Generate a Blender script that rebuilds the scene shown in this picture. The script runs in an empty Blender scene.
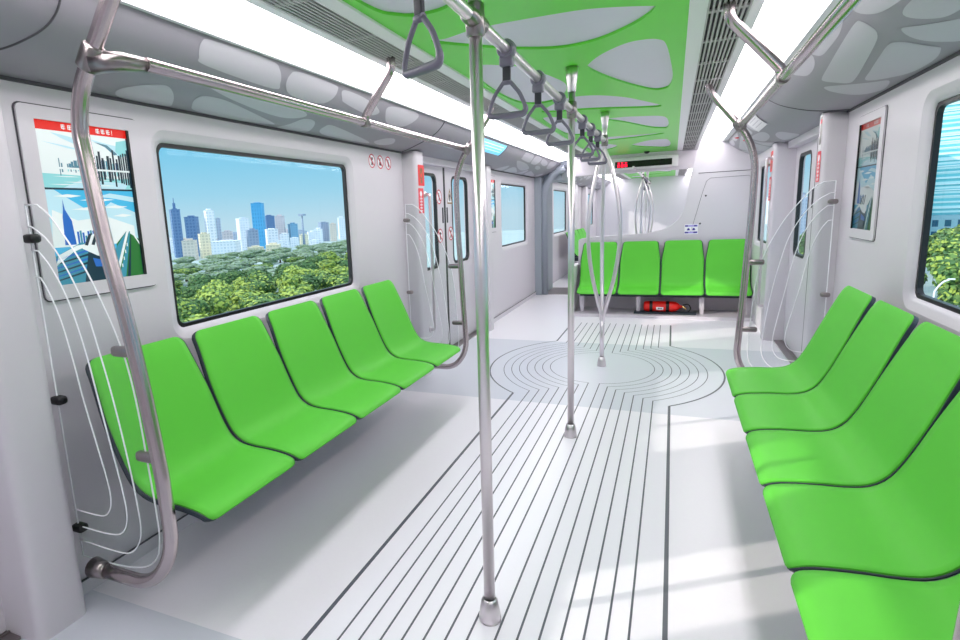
import bpy, bmesh, math, random
from mathutils import Vector, Matrix
from mathutils.geometry import tessellate_polygon
random.seed(7)
sc = bpy.context.scene
C = sc.collection
PI = math.pi
XC = -0.519            # centre line of the car
HW = 1.474             # half width of the cabin
sin, cos, sqrt = math.sin, math.cos, math.sqrt

# ------------------------------------------------------------------ materials
def srgb(r, g, b):
    f = lambda c: (c/255/12.92) if c/255 <= .04045 else ((c/255+.055)/1.055)**2.4
    return (f(r), f(g), f(b), 1)
def mat(name, col, rough=.5, metal=0, emit=None, es=0, noise=0, nscale=8, bump=0, spec=.5, coat=0):
    m = bpy.data.materials.new(name); m.use_nodes = True
    nt = m.node_tree; b = nt.nodes['Principled BSDF']
    b.inputs['Base Color'].default_value = col
    b.inputs['Roughness'].default_value = rough
    b.inputs['Metallic'].default_value = metal
    b.inputs['Specular IOR Level'].default_value = spec
    b.inputs['Coat Weight'].default_value = coat
    if emit:
        b.inputs['Emission Color'].default_value = emit
        b.inputs['Emission Strength'].default_value = es
    if noise or bump:
        tc = nt.nodes.new('ShaderNodeTexCoord'); n = nt.nodes.new('ShaderNodeTexNoise')
        n.inputs['Scale'].default_value = nscale; n.inputs['Detail'].default_value = 4
        nt.links.new(tc.outputs['Object'], n.inputs['Vector'])
        if noise:
            mx = nt.nodes.new('ShaderNodeMix'); mx.data_type = 'RGBA'
            mx.inputs[6].default_value = tuple(c*(1-noise) for c in col[:3])+(1,)
            mx.inputs[7].default_value = tuple(min(1, c*(1+noise)) for c in col[:3])+(1,)
            nt.links.new(n.outputs['Fac'], mx.inputs[0]); nt.links.new(mx.outputs[2], b.inputs['Base Color'])
        if bump:
            bp = nt.nodes.new('ShaderNodeBump'); bp.inputs['Strength'].default_value = bump
            bp.inputs['Distance'].default_value = .01
            nt.links.new(n.outputs['Fac'], bp.inputs['Height']); nt.links.new(bp.outputs[0], b.inputs['Normal'])
    return m
def glassmat(name, tint, refl=.08, rough=0.0):
    m = bpy.data.materials.new(name); m.use_nodes = True; nt = m.node_tree
    for n in list(nt.nodes): nt.nodes.remove(n)
    o = nt.nodes.new('ShaderNodeOutputMaterial'); t = nt.nodes.new('ShaderNodeBsdfTransparent')
    g = nt.nodes.new('ShaderNodeBsdfGlossy'); mx = nt.nodes.new('ShaderNodeMixShader'); fr = nt.nodes.new('ShaderNodeLayerWeight')
    mul = nt.nodes.new('ShaderNodeMath'); mul.operation = 'MULTIPLY'; mul.inputs[1].default_value = refl
    t.inputs[0].default_value = tint; g.inputs['Roughness'].default_value = rough
    pw = nt.nodes.new('ShaderNodeMath'); pw.operation = 'POWER'; pw.inputs[1].default_value = 4
    ad = nt.nodes.new('ShaderNodeMath'); ad.inputs[1].default_value = .03
    nt.links.new(fr.outputs['Facing'], pw.inputs[0]); nt.links.new(pw.outputs[0], ad.inputs[0]); nt.links.new(ad.outputs[0], mul.inputs[0]); nt.links.new(mul.outputs[0], mx.inputs[0])
    nt.links.new(t.outputs[0], mx.inputs[1]); nt.links.new(g.outputs[0], mx.inputs[2]); nt.links.new(mx.outputs[0], o.inputs[0])
    return m

M = dict(
 wall=mat('wall_panel', srgb(211,205,212), .42, noise=.012, nscale=30),
 wallgrey=mat('portal_grey', srgb(150,158,168), .5),
 cove=mat('cove_grey', srgb(144,140,149), .45, noise=.03, nscale=5),
 cell=mat('cove_cell', srgb(186,183,191), .45),
 seam=mat('dark_seam', srgb(70,68,74), .6),
 floor=mat('floor_vinyl', srgb(236,232,239), .3, noise=.015, nscale=60),
 floorbay=mat('floor_vinyl_bluegrey', srgb(210,211,221), .3, noise=.015, nscale=60),
 floorline=mat('floor_inlay', srgb(84,86,96), .4),
 green=mat('ceiling_green', srgb(104,222,58), .35),
 ceilgrey=mat('ceiling_insert', srgb(222,216,230), .5, noise=.01),
 white=mat('white_trim', srgb(232,230,232), .35),
 seat=mat('seat_green', srgb(94,196,60), .5, spec=.25),
 seatedge=mat('seat_edge_dark', srgb(36,48,58), .5),
 steel=mat('brushed_steel', srgb(228,220,224), .33, 1),
 steelshaded=mat('brushed_steel_shaded', srgb(192,180,182), .24, 1),  # darker copy of the steel, dim surroundings of posts and rails put into its colour
 steeldark=mat('dark_steel', srgb(150,142,142), .3, 1),
 brass=mat('brass', srgb(190,160,110), .3, 1),
 black=mat('black_rubber', srgb(18,18,20), .45),
 blackgloss=mat('black_gloss', srgb(8,8,10), .15),
 strap=mat('strap_grey', srgb(118,112,130), .35),
 strapdark=mat('strap_dark', srgb(52,50,62), .5),
 louver=mat('vent_slat', srgb(176,172,172), .4),
 ventdark=mat('vent_dark', srgb(46,44,46), .7),
 lamp=mat('lamp_diffuser', srgb(255,255,255), .5, emit=(1,.96,.99,1), es=8.4),
 red=mat('sign_red', srgb(222,36,44), .4),
 redpale=mat('sign_red_pale', srgb(232,70,84), .4),
 extred=mat('extinguisher_red', srgb(226,24,14), .3),
 pink=mat('ring_red', srgb(200,70,90), .4),
 ink=mat('ink', srgb(40,34,40), .5),
 amber=mat('amber_edge', srgb(140,100,60), .5),
 paper=mat('paper_white', srgb(244,243,246), .5),
 blueink=mat('blue_ink', srgb(60,48,150), .5),
 lilac=mat('lilac', srgb(176,165,230), .5),
 etched=mat('etched_white', srgb(246,246,250), .5, emit=(1,1,1,1), es=0.0),
 ledred=mat('led_red', srgb(240,20,60), .5, emit=srgb(255,20,60), es=2.5),
 lcd=mat('lcd_blue', srgb(120,200,235), .2, emit=srgb(110,205,240), es=.75),
 lcdline=mat('lcd_line', srgb(225,245,250), .2, emit=srgb(215,240,250), es=.75),
)
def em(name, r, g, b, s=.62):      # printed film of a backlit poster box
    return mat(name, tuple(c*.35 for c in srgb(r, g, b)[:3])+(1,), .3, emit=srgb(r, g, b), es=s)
M['glass'] = glassmat('window_glass', (.985,.99,.99,1), .12)
M['screen'] = glassmat('screen_glass', (.95,.965,.965,1), .5)

# ------------------------------------------------------------------ object helpers
def tag(o, label=None, cat=None, group=None, kind=None):
    if label: o['label'] = label
    if cat: o['category'] = cat
    if group: o['group'] = group
    if kind: o['kind'] = kind
    return o
def empty(name, loc=(0,0,0), rz=0, label=None, cat=None, group=None, kind=None):
    o = bpy.data.objects.new(name, None); C.objects.link(o)
    o.location = loc; o.rotation_euler = (0,0,rz); o.empty_display_size = .1
    return tag(o, label, cat, group, kind)
def copy_tree(o, parent=None):
    c = o.copy(); C.objects.link(c)
    if parent: c.parent = parent; c.matrix_parent_inverse = Matrix()
    for ch in list(o.children): copy_tree(ch, c)
    return c
def smooth_path(pts, r, n=6):
    pts = [Vector(p) for p in pts]; out = [pts[0]]
    for i in range(1, len(pts)-1):
        a, b, c = pts[i-1], pts[i], pts[i+1]
        rr = min(r, (b-a).length*.49, (c-b).length*.49)
        p0 = b+(a-b).normalized()*rr; p1 = b+(c-b).normalized()*rr
        for k in range(n+1):
            t = k/n; out.append(p0*(1-t)**2+b*2*t*(1-t)+p1*t*t)
    out.append(pts[-1]); return out
def catmull(pts, n=6, closed=False):
    P = [Vector(p) for p in pts]; N = len(P); out = []
    rng = range(N if closed else N-1)
    for i in rng:
        g = (lambda k: P[k % N]) if closed else (lambda k: P[max(0, min(N-1, k))])
        a, b, c, d = g(i-1), g(i), g(i+1), g(i+2)
        for k in range(n):
            t = k/n
            out.append(.5*((2*b)+(c-a)*t+(2*a-5*b+4*c-d)*t*t+(3*b-a-3*c+d)*t**3))
    if not closed: out.append(P[-1])
    return out
class MB:
    def __init__(s): s.v = []; s.f = []; s.mi = []; s.cur = 0; s.sm = []
    def mat(s, i): s.cur = i; return s
    def add(s, vs, fs, smooth=False):
        b = len(s.v); s.v += [tuple(v) for v in vs]
        for f in fs: s.f.append(tuple(b+i for i in f)); s.mi.append(s.cur); s.sm.append(smooth)
        return s
    def box(s, x0, x1, y0, y1, z0, z1):
        v = [(x,y,z) for x in (x0,x1) for y in (y0,y1) for z in (z0,z1)]
        return s.add(v, [(0,1,3,2),(4,6,7,5),(0,4,5,1),(2,3,7,6),(0,2,6,4),(1,5,7,3)])
    def bbox(s, x0, x1, y0, y1, z0, z1, r=.01):     # box with chamfered edges
        bm = bmesh.new(); bmesh.ops.create_cube(bm, size=1)
        for v in bm.verts: v.co = Vector(((x0+x1)/2+v.co.x*(x1-x0), (y0+y1)/2+v.co.y*(y1-y0), (z0+z1)/2+v.co.z*(z1-z0)))
        bmesh.ops.bevel(bm, geom=bm.edges[:], offset=r, segments=3, affect='EDGES', profile=.5)
        s.add([v.co for v in bm.verts], [[v.index for v in f.verts] for f in bm.faces], True) if not bm.verts.index_update() else 0
        bm.free(); return s
    def tube(s, pts, r, seg=14, closed=False, cap=True, flat=1.0):
        P = [Vector(p) for p in pts]; n = len(P); rad = r if callable(r) else (lambda t: r)
        def tan(i):
            if closed: d = P[(i+1)%n]-P[(i-1)%n]
            else: d = P[min(n-1,i+1)]-P[max(0,i-1)]
            return d.normalized()
        T = tan(0); up = Vector((0,0,1)) if abs(T.z) < .9 else Vector((0,1,0))
        N = (up-T*up.dot(T)).normalized(); vs = []
        for i in range(n):
            T = tan(i); N = (N-T*N.dot(T)).normalized(); B = T.cross(N); rr = rad(i/max(1,n-1))
            for k in range(seg):
                a = 2*PI*k/seg; vs.append(P[i]+N*cos(a)*rr+B*sin(a)*rr*flat)
        fs = []
        for i in range(n if closed else n-1):
            j = (i+1) % n
            for k in range(seg): l = (k+1) % seg; fs.append((i*seg+k, i*seg+l, j*seg+l, j*seg+k))
        s.add(vs, fs, True)
        if cap and not closed:
            s.add(vs[:seg], [tuple(range(seg))[::-1]]); s.add(vs[-seg:], [tuple(range(seg))])
        return s
    def lathe(s, prof, c=(0,0,0), axis='z', seg=20):
        vs = []; n = len(prof)
        for r, h in prof:
            for k in range(seg):
                a = 2*PI*k/seg; x, y = r*cos(a), r*sin(a)
                p = (x,y,h) if axis == 'z' else ((h,x,y) if axis == 'x' else (x,h,y))
                vs.append((c[0]+p[0], c[1]+p[1], c[2]+p[2]))
        fs = [(i*seg+k, i*seg+(k+1)%seg, (i+1)*seg+(k+1)%seg, (i+1)*seg+k) for i in range(n-1) for k in range(seg)]
        return s.add(vs, fs, True)
    def plate(s, outer, holes, fn, t=0, n=None):    # flat 2-D region with holes mapped by fn(a,b,depth)
        loops = [[Vector((p[0],p[1],0)) for p in l] for l in [outer]+list(holes)]
        flat = [p for l in loops for p in l]; tr = tessellate_polygon(loops)
        s.add([fn(p.x,p.y,0) for p in flat], [tuple(t_) for t_ in tr])
        if t:
            s.add([fn(p.x,p.y,t) for p in flat], [tuple(t_)[::-1] for t_ in tr])
            for l in loops:
                m = len(l); s.add([fn(p.x,p.y,0) for p in l]+[fn(p.x,p.y,t) for p in l], [(i,(i+1)%m,m+(i+1)%m,m+i) for i in range(m)])
        return s
    def loft(s, rings, closed=True, smooth=False):
        m = len(rings[0]); vs = [p for r in rings for p in r]; fs = []
        for i in range(len(rings)-1):
            for k in range(m if closed else m-1):
                l = (k+1) % m; fs.append((i*m+k, i*m+l, (i+1)*m+l, (i+1)*m+k))
        return s.add(vs, fs, smooth)
    def grid(s, rows, smooth=True):
        m = len(rows[0]); return s.add([p for r in rows for p in r], [(i*m+k, i*m+k+1, (i+1)*m+k+1, (i+1)*m+k) for i in range(len(rows)-1) for k in range(m-1)], smooth)
    def build(s, name, mats, parent=None, fixn=True):
        me = bpy.data.meshes.new(name); me.from_pydata(s.v, [], s.f)
        if not isinstance(mats, (list, tuple)): mats = [mats]
        for m in mats: me.materials.append(M[m] if isinstance(m, str) else m)
        me.polygons.foreach_set('material_index', s.mi); me.polygons.foreach_set('use_smooth', s.sm)
        if fixn:
            bm = bmesh.new(); bm.from_mesh(me); bmesh.ops.remove_doubles(bm, verts=bm.verts, dist=1e-5)
            bmesh.ops.recalc_face_normals(bm, faces=bm.faces); bm.to_mesh(me); bm.free()
        me.update(); o = bpy.data.objects.new(name, me); C.objects.link(o)
        if parent: o.parent = parent
        return o
def rrect(x0, x1, y0, y1, r, n=6):
    out = []
    for cx, cy, a in ((x1-r,y1-r,0),(x0+r,y1-r,90),(x0+r,y0+r,180),(x1-r,y0+r,270)):
        for k in range(n+1):
            t = math.radians(a+90*k/n); out.append((cx+r*cos(t), cy+r*sin(t)))
    return out
def struct(mb, name, mats, parent=None):
    o = mb.build(name, mats, parent)
    if not parent: o['kind'] = 'structure'
    return o
def X(side, u): return XC+side*u      # side -1 left, +1 right

# ------------------------------------------------------------------ floor
Y0, Y1 = -2.0, 9.25
fl = MB()
yc = 4.95
zones = [(Y0,-.85,0),(-.85,1.25,1),(1.25,3.87,0),(3.87,5.83,1),(5.83,Y1,0)]
for a, b, m in zones:
    fl.mat(m).add([(X(-1,HW+.1),a,0),(X(1,HW+.1),a,0),(X(1,HW+.1),b,0),(X(-1,HW+.1),b,0)], [(0,1,2,3)])
fl.mat(2)
def ribbon(pts, w, z=.0006):
    L = []; n = len(pts)
    for i in range(n):
        a = Vector(pts[max(0,i-1)]); b = Vector(pts[min(n-1,i+1)]); d = (b-a).normalized(); nn = Vector((-d.y, d.x)); p = Vector(pts[i])
        L.append([(p.x+nn.x*w/2, p.y+nn.y*w/2, z), (p.x-nn.x*w/2, p.y-nn.y*w/2, z)])
    fl.grid(L, False)
def inlay(u, a, w):
    b = a*1.19
    for s in (-1, 1):
        def arc(t): return (XC+s*a*cos(t), yc+b*sin(t))
        t1 = math.acos(min(1, u/a))
        pts = [arc(-t1+2*t1*k/60) for k in range(61)]
        ribbon([(XC+s*u, -1.6), (XC+s*u, pts[0][1])], w); ribbon(pts, w*.8); ribbon([(XC+s*u, pts[-1][1]), (XC+s*u, 6.9)], w)
for k in range(7): inlay(.042+.0655*k, .424+.0655*k, .0075)
inlay(.54, .935, .016)
struct(fl, 'floor', ['floor','floorbay','floorline'])

# ------------------------------------------------------------------ cove (curved fairing between lamp and wall)
PROF = [(1.078,2.062),(1.10,2.02),(1.15,1.97),(1.22,1.925),(1.31,1.885),(1.40,1.862),(1.474,1.856)]
fine = catmull([(a,b,0) for a,b in PROF], 5)
cum = [0]
for a, b in zip(fine, fine[1:]): cum.append(cum[-1]+(b-a).length)
def prof(s_, off=0):
    s_ = max(0, min(cum[-1], s_))
    for i in range(len(cum)-1):
        if s_ <= cum[i+1]+1e-9:
            t = (s_-cum[i])/(cum[i+1]-cum[i]); p = fine[i]*(1-t)+fine[i+1]*t; d = (fine[i+1]-fine[i]).normalized()
            n = Vector((-abs(d.y), -abs(d.x))) ; return p.x+n.x*off, p.y+n.y*off
CL=[[(1.75,.044),(1.81,.026),(2.14,.024),(2.22,.048),(2.27,.106),(2.25,.145),(1.83,.129),(1.77,.1)],[(2.3,.058),(2.36,.029),(2.66,.031),(2.71,.051),(2.71,.109),(2.64,.154),(2.41,.154),(2.32,.113)],[(2.76,.042),(2.94,.041),(3.14,.064),(3.24,.102),(3.14,.136),(2.85,.108),(2.79,.086)],[(3.3,.049),(3.52,.026),(3.74,.032),(3.73,.094),(3.64,.152),(3.45,.16),(3.34,.113)],[(1.75,.163),(2.01,.164),(2.33,.187),(2.65,.249),(2.51,.318),(2.1,.27),(1.78,.187)],[(1.60,.387),(1.64,.318),(1.73,.278),(1.8,.311),(1.87,.392),(1.88,.445),(1.68,.454)],[(1.93,.314),(1.97,.284),(2.13,.294),(2.5,.381),(2.54,.414),(2.3,.452),(2.04,.432),(1.96,.374)],[(2.64,.368),(2.67,.287),(2.78,.293),(2.87,.396),(2.84,.427),(2.64,.449)],[(2.91,.321),(2.98,.289),(3.52,.374),(3.54,.415),(3.12,.42),(2.96,.386)],[(2.77,.169),(2.91,.154),(3.13,.189),(3.1,.225),(2.9,.215)],[(3.6,.364),(3.64,.299),(3.76,.279),(3.84,.345),(3.74,.4)]]
CR=[[(1.7,.04),(1.72,.12),(2.0,.15),(2.1,.1),(2.08,.04)],[(2.66,.028),(2.72,.05),(2.66,.1),(2.54,.13),(2.25,.14),(2.18,.1),(2.2,.035)],[(2.54,.18),(2.38,.16),(2.0,.18),(1.9,.22),(2.05,.27),(2.39,.285),(2.5,.255)],[(2.66,.215),(2.58,.25),(2.4,.34),(2.2,.40),(2.35,.43),(2.66,.42),(2.72,.355),(2.72,.27)],[(2.8,.087),(2.75,.101),(2.75,.145),(2.79,.174),(2.89,.198),(3.25,.251),(3.46,.277),(3.56,.276),(3.62,.231),(3.67,.183),(3.62,.164),(3.4,.141),(3.05,.107)],[(2.87,.236),(2.81,.245),(2.78,.284),(2.79,.367),(2.82,.39),(2.98,.425),(3.2,.43),(3.33,.389),(3.44,.318),(3.25,.285),(3.01,.252)],[(3.77,.213),(3.61,.273),(3.46,.353),(3.41,.4),(3.62,.439),(3.74,.411),(3.8,.36),(3.82,.278),(3.82,.237)],[(2.86,.033),(2.86,.048),(2.99,.074),(3.21,.085),(3.31,.085),(3.37,.07),(3.39,.035),(3.08,.029)],[(3.43,.045),(3.45,.078),(3.56,.102),(3.71,.106),(3.8,.08),(3.87,.042),(3.65,.038)],[(1.6,.3),(1.62,.42),(1.9,.44),(2.1,.40),(2.0,.33),(1.8,.28)]]
def cove(side, name, cellsets, seams, y0=Y0, y1=Y1):
    mb = MB(); N = 26
    rows = []
    ys = [y0+(y1-y0)*i/12 for i in range(13)]
    for y in ys: rows.append([(X(side,prof(cum[-1]*k/N)[0]), y, prof(cum[-1]*k/N)[1]) for k in range(N+1)])
    mb.mat(0).grid(rows)
    mb.mat(1)
    for cells, dy in cellsets:
        for c in cells:
            b = catmull([(p[0]+dy, p[1], 0) for p in c], 6, True)
            cx = sum(p.x for p in b)/len(b); cy = sum(p.y for p in b)/len(b); R = 12; vs = []
            for r in range(R+1):
                t = r/R
                for p in b:
                    s_ = max(.004, min(cum[-1]-.004, cy+(p.y-cy)*t)); u, z = prof(s_, .0012); vs.append((X(side,u), cx+(p.x-cx)*t, z))
            n = len(b); mb.add(vs, [(r*n+k, r*n+(k+1)%n, (r+1)*n+(k+1)%n, (r+1)*n+k) for r in range(R) for k in range(n)], True)
    mb.mat(2)
    for pts in seams:
        P = []
        for p in catmull([(a,b,0) for a,b in pts], 8):
            u, z = prof(p.y, .0008); P.append((X(side,u), p.x, z))
        mb.tube(P, .0035, 6)
    # dark joint where the fairing meets the wall
    mb.box(*sorted((X(side,HW-.012), X(side,HW-.0005))), y0, y1, 1.845, 1.857)
    return struct(mb, name, ['cove','cell','seam'])
LS = [[(1.20,.002),(1.215,.1),(1.19,.2),(1.10,.33),(.9,.42),(.5,.455)], [(4.22,.002),(4.2,.15),(4.16,.3),(4.2,.42),(4.25,.465)]]
RS = [[(5.05,.002),(4.8,.02),(4.6,.16),(4.44,.299),(4.32,.40),(4.3,.465)]]
cove(-1, 'trim_1', [(CL,0),([[(a,b) for a,b in c] for c in CL], 5.15)], LS)
cove(1, 'trim_2', [(CR,0),(CR,4.0)], RS)

# ------------------------------------------------------------------ ceiling: green panel with recessed grey inserts
holes = []
def ch(pts, r=5): holes.append([(p.x,p.y) for p in catmull([(a,b,0) for a,b in pts], r, True)])
ceil_cells = [
 [(-.95,.35),(-.5,.15),(-.1,.3),(-.12,.5),(-.5,.62),(-.9,.55)],
 [(-.06,.85),(-.1,1.35),(-.3,1.7),(-.5,1.55),(-.55,1.2),(-.35,.9)],
 [(-1.03,1.3),(-1.03,1.95),(-.97,2.11),(-.88,2.15),(-.76,2.10),(-.68,1.85),(-.75,1.45),(-.9,1.2)],
 [(-.98,2.45),(-.92,2.47),(-.74,2.41),(-.42,2.415),(-.28,2.44),(-.11,2.52),(-.085,2.56),(-.14,2.68),(-.24,2.80),(-.36,2.89),(-.51,2.91),(-.68,2.82),(-.83,2.68),(-.97,2.52)],
 [(-.445,3.40),(-.42,3.28),(-.34,3.13),(-.23,3.01),(-.15,2.99),(-.09,3.02),(-.055,3.12),(-.035,3.49),(-.025,3.9),(-.04,4.18),(-.07,4.28),(-.13,4.29),(-.2,4.17),(-.29,3.95),(-.38,3.68)],
 [(-.94,2.98),(-.86,3.03),(-.74,3.18),(-.65,3.5),(-.62,3.75),(-.68,4.05),(-.78,4.22),(-.89,4.26),(-.98,4.2),(-1.03,4.0),(-1.045,3.65),(-1.03,3.2),(-.99,3.02)],
 [(-.95,4.62),(-.84,4.40),(-.72,4.22),(-.61,4.17),(-.48,4.23),(-.33,4.42),(-.22,4.66),(-.11,4.94),(-.13,5.01),(-.25,4.97),(-.4,4.88),(-.55,4.80),(-.69,4.74),(-.84,4.71)],
 [(-.56,5.36),(-.4,5.36),(-.28,5.42),(-.15,5.5),(-.08,5.65),(-.06,6.0),(-.07,6.35),(-.11,6.42),(-.23,6.25),(-.42,5.72),(-.52,5.5)],
 [(-1.02,5.0),(-.93,4.93),(-.83,5.15),(-.77,5.6),(-.8,6.1),(-.9,6.3),(-1.0,6.2),(-1.03,5.7)],
 [(-.9,6.72),(-.66,6.72),(-.45,6.78),(-.13,6.82),(-.14,6.92),(-.3,7.0),(-.46,7.05),(-.69,7.08),(-.9,7.0)],
 [(-.5,7.85),(-.4,7.62),(-.27,7.45),(-.14,7.45),(-.08,7.55),(-.05,8.04),(-.07,8.5),(-.14,8.55),(-.3,8.34),(-.44,8.1)],
 [(-1.0,7.5),(-.85,7.35),(-.7,7.55),(-.66,7.8),(-.75,8.1),(-.9,8.25),(-1.0,8.1)],
]
for c in ceil_cells: ch(c)
GW = .552
cg = MB()
fz = lambda z: (lambda a, b, t: (a, b, z+t))
cg.mat(0).plate([(X(-1,GW),Y0),(X(1,GW),Y0),(X(1,GW),Y1),(X(-1,GW),Y1)], holes, fz(2.098), .012)
cg.mat(1).box(X(-1,1.10), X(1,1.10), Y0, Y1, 2.110, 2.13)
for s in (-1, 1):
    a, b = sorted((X(s,GW), X(s,.612)))
    cg.mat(2).box(a, b, Y0, Y1, 2.088, 2.111)
    a, b = sorted((X(s,.776), X(s,.812)))
    cg.box(a, b, Y0, Y1, 2.085, 2.111)
struct(cg, 'ceiling', ['green','ceilgrey','white'])

# vents and lamps
def vent(side, label, y0=Y0, y1=Y1):
    r = empty('ceiling_vent', (X(side,.6945), (y0+y1)/2, 2.095), 0, label, 'vent', None)
    h = (y1-y0)/2
    MB().box(-.081,.081,-h,h,.008,.014).build('backing', 'ventdark', r)
    mb = MB()
    n = 9
    for k in range(n): x = -.074+.148*k/(n-1); mb.box(x-.0042, x+.0042, -h, h, -.006, .006)
    y = -h
    while y < h: mb.box(-.08,.08,y,y+.03,-.004,.0045); y += .47
    mb.build('slats', 'louver', r)
    MB().box(-.0845,-.0775,-h,h,-.008,.013).box(.0775,.0825,-h,h,-.008,.013).build('frame', 'white', r)
    return r
vent(-1, 'long slatted grey air vent between the green ceiling and the left light strip')
vent(1, 'long slatted grey air vent between the green ceiling and the right light strip')
def lamp(side, label, y0=-1.4, y1=9.0):
    h = (y1-y0)/2
    r = empty('light_strip', (XC, (y0+y1)/2, 0), 0, label, 'ceiling light')
    ue = 1.056 if side < 0 else 1.020
    pts = [(.815,2.090),(.86,2.082),(.94,2.074),(1.0,2.068),(ue,2.061)]
    mb = MB(); mb.grid([[(side*u,y,z) for u,z in pts] for y in (-h,h)])
    mb.add([(side*u,y,z+.012) for y in (-h,h) for u,z in (pts[0],pts[-1])], [(0,1,3,2)])
    mb.build('diffuser', 'lamp', r, fixn=False)
    f = MB(); a, b = sorted((side*(ue+.001), side*1.077)); f.box(a, b, -h, h, 2.046, 2.075)
    f.build('lamp_edge', 'white', r)
lamp(-1, 'long glowing white light strip above the left row of windows')
lamp(1, 'long glowing white light strip above the right row of windows')

# ------------------------------------------------------------------ walls
WZ0, WZ1 = .905, 1.705          # glass openings
def wfn(side, u): return lambda a, b, t: (X(side, u+t), a, b)
def window(n, side, y0, y1, HW=HW):
    w = empty('window_%d' % n, (X(side,HW), (y0+y1)/2, WZ0), 0, None, None, None, 'structure')
    m = lambda mb: [ (v[0]-w.location.x, v[1]-w.location.y, v[2]-w.location.z) for v in mb.v]
    mb = MB()
    A = [rrect(y0-o, y1+o, WZ0-o, WZ1+o, .035+o*.9) for o in (.055,.006,.0)]
    mb.loft([[(X(side,d),a,b) for a,b in r] for d, r in ((HW,A[0]),(HW+.012,rrect(y0-.03,y1+.03,WZ0-.03,WZ1+.03,.062)),(HW+.024,A[1]),(HW+.030,A[1]))], smooth=True)
    mb.v = m(mb); mb.build('window_reveal', 'wall', w)
    g = MB(); g.plate(rrect(y0-.03,y1+.03,WZ0-.03,WZ1+.03,.06), [rrect(y0+.011,y1-.011,WZ0+.011,WZ1-.011,.034)], wfn(side,HW+.029), .022)
    g.v = m(g); g.build('gasket', 'black', w)
    p = MB(); p.plate(rrect(y0-.01,y1+.01,WZ0-.01,WZ1+.01,.06), [], wfn(side,HW+.044), .006)
    p.v = m(p); p.build('pane', 'glass', w)
def whole(y0, y1): o = .055; return rrect(y0-o, y1+o, WZ0-o, WZ1+o, .035+o*.9)
def bay_path(side, y0):        # pillar / door recess / pillar, plan outline (y, u)
    P1 = .19; D = 1.74
    def pil(a, b): return smooth_path([(a,HW,0),(a+.008,1.357,0),(b-.008,1.357,0),(b,1.545,0)], .035, 5)
    q = pil(y0, y0+P1); r = smooth_path([(y0+P1+D,1.545,0),(y0+P1+D+.008,1.357,0),(y0+2*P1+D-.008,1.357,0),(y0+2*P1+D,HW,0)], .035, 5)
    return q, r
ZW = 1.858
def wall(side, name, spans, bays, ybeg, yend):
    mb = MB()
    for a, b, wins, *uu in spans:
        mb.plate([(a,0),(b,0),(b,ZW),(a,ZW)], [whole(*w) for w in wins], wfn(side, uu[0] if uu else HW))
    for y0 in bays:
        q, r = bay_path(side, y0)
        for path in (q, r):
            mb.grid([[(X(side,p.y), p.x, z) for z in (0,.03,1.80,ZW)] for p in path])
            mb.add([(X(side,p.y), p.x, ZW) for p in path]+[(X(side,HW+.1), path[-1].x, ZW),(X(side,HW+.1), path[0].x, ZW)], [tuple(range(len(path)+2))])
        a, b = y0+.19, y0+.19+1.74
        mb.box(*sorted((X(side,1.46), X(side,1.60))), a, b, 1.80, ZW)
        mb.box(*sorted((X(side,1.575), X(side,1.60))), a, b, 0, ZW) if False else None
    return struct(mb, name, ['wall'])
LB, RB = 4.25, 4.36
wall(-1, 'wall_left', [(1.17,LB,[(1.85,3.41)]),(LB+2.12,Y1,[(7.22,8.60)]),(Y0,-.95,[])], [LB,-.95], Y0, Y1)
wall(1, 'wall_right', [(1.0,RB,[(1.62,3.14)]),(RB+2.12,7.9,[(6.62,7.58)],1.388),(7.9,Y1,[]),(Y0,-1.12,[])], [RB,-1.12], Y0, Y1)
window(1,-1,1.85,3.41); window(2,-1,7.22,8.60); window(3,1,1.62,3.14); window(4,1,6.62,7.58,1.388)
bw = MB(); bw.box(X(-1,HW+.1),X(1,HW+.1),Y0-.05,Y0,0,2.11); struct(bw,'wall_back',['wall'])
for side, nm, spans in ((-1,'baseboard_left',[(1.2,LB),(LB+2.12,Y1)]),(1,'baseboard_right',[(1.0,RB)])):
    mb = MB()
    for a, b in spans: mb.box(*sorted((X(side,HW-.012),X(side,HW+.002))), a, b, .0, .055); mb.mat(1).box(*sorted((X(side,HW-.014),X(side,HW-.010))), a, b, .055, .061).mat(0)
    struct(mb, nm, ['wall','seam'])

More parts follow.
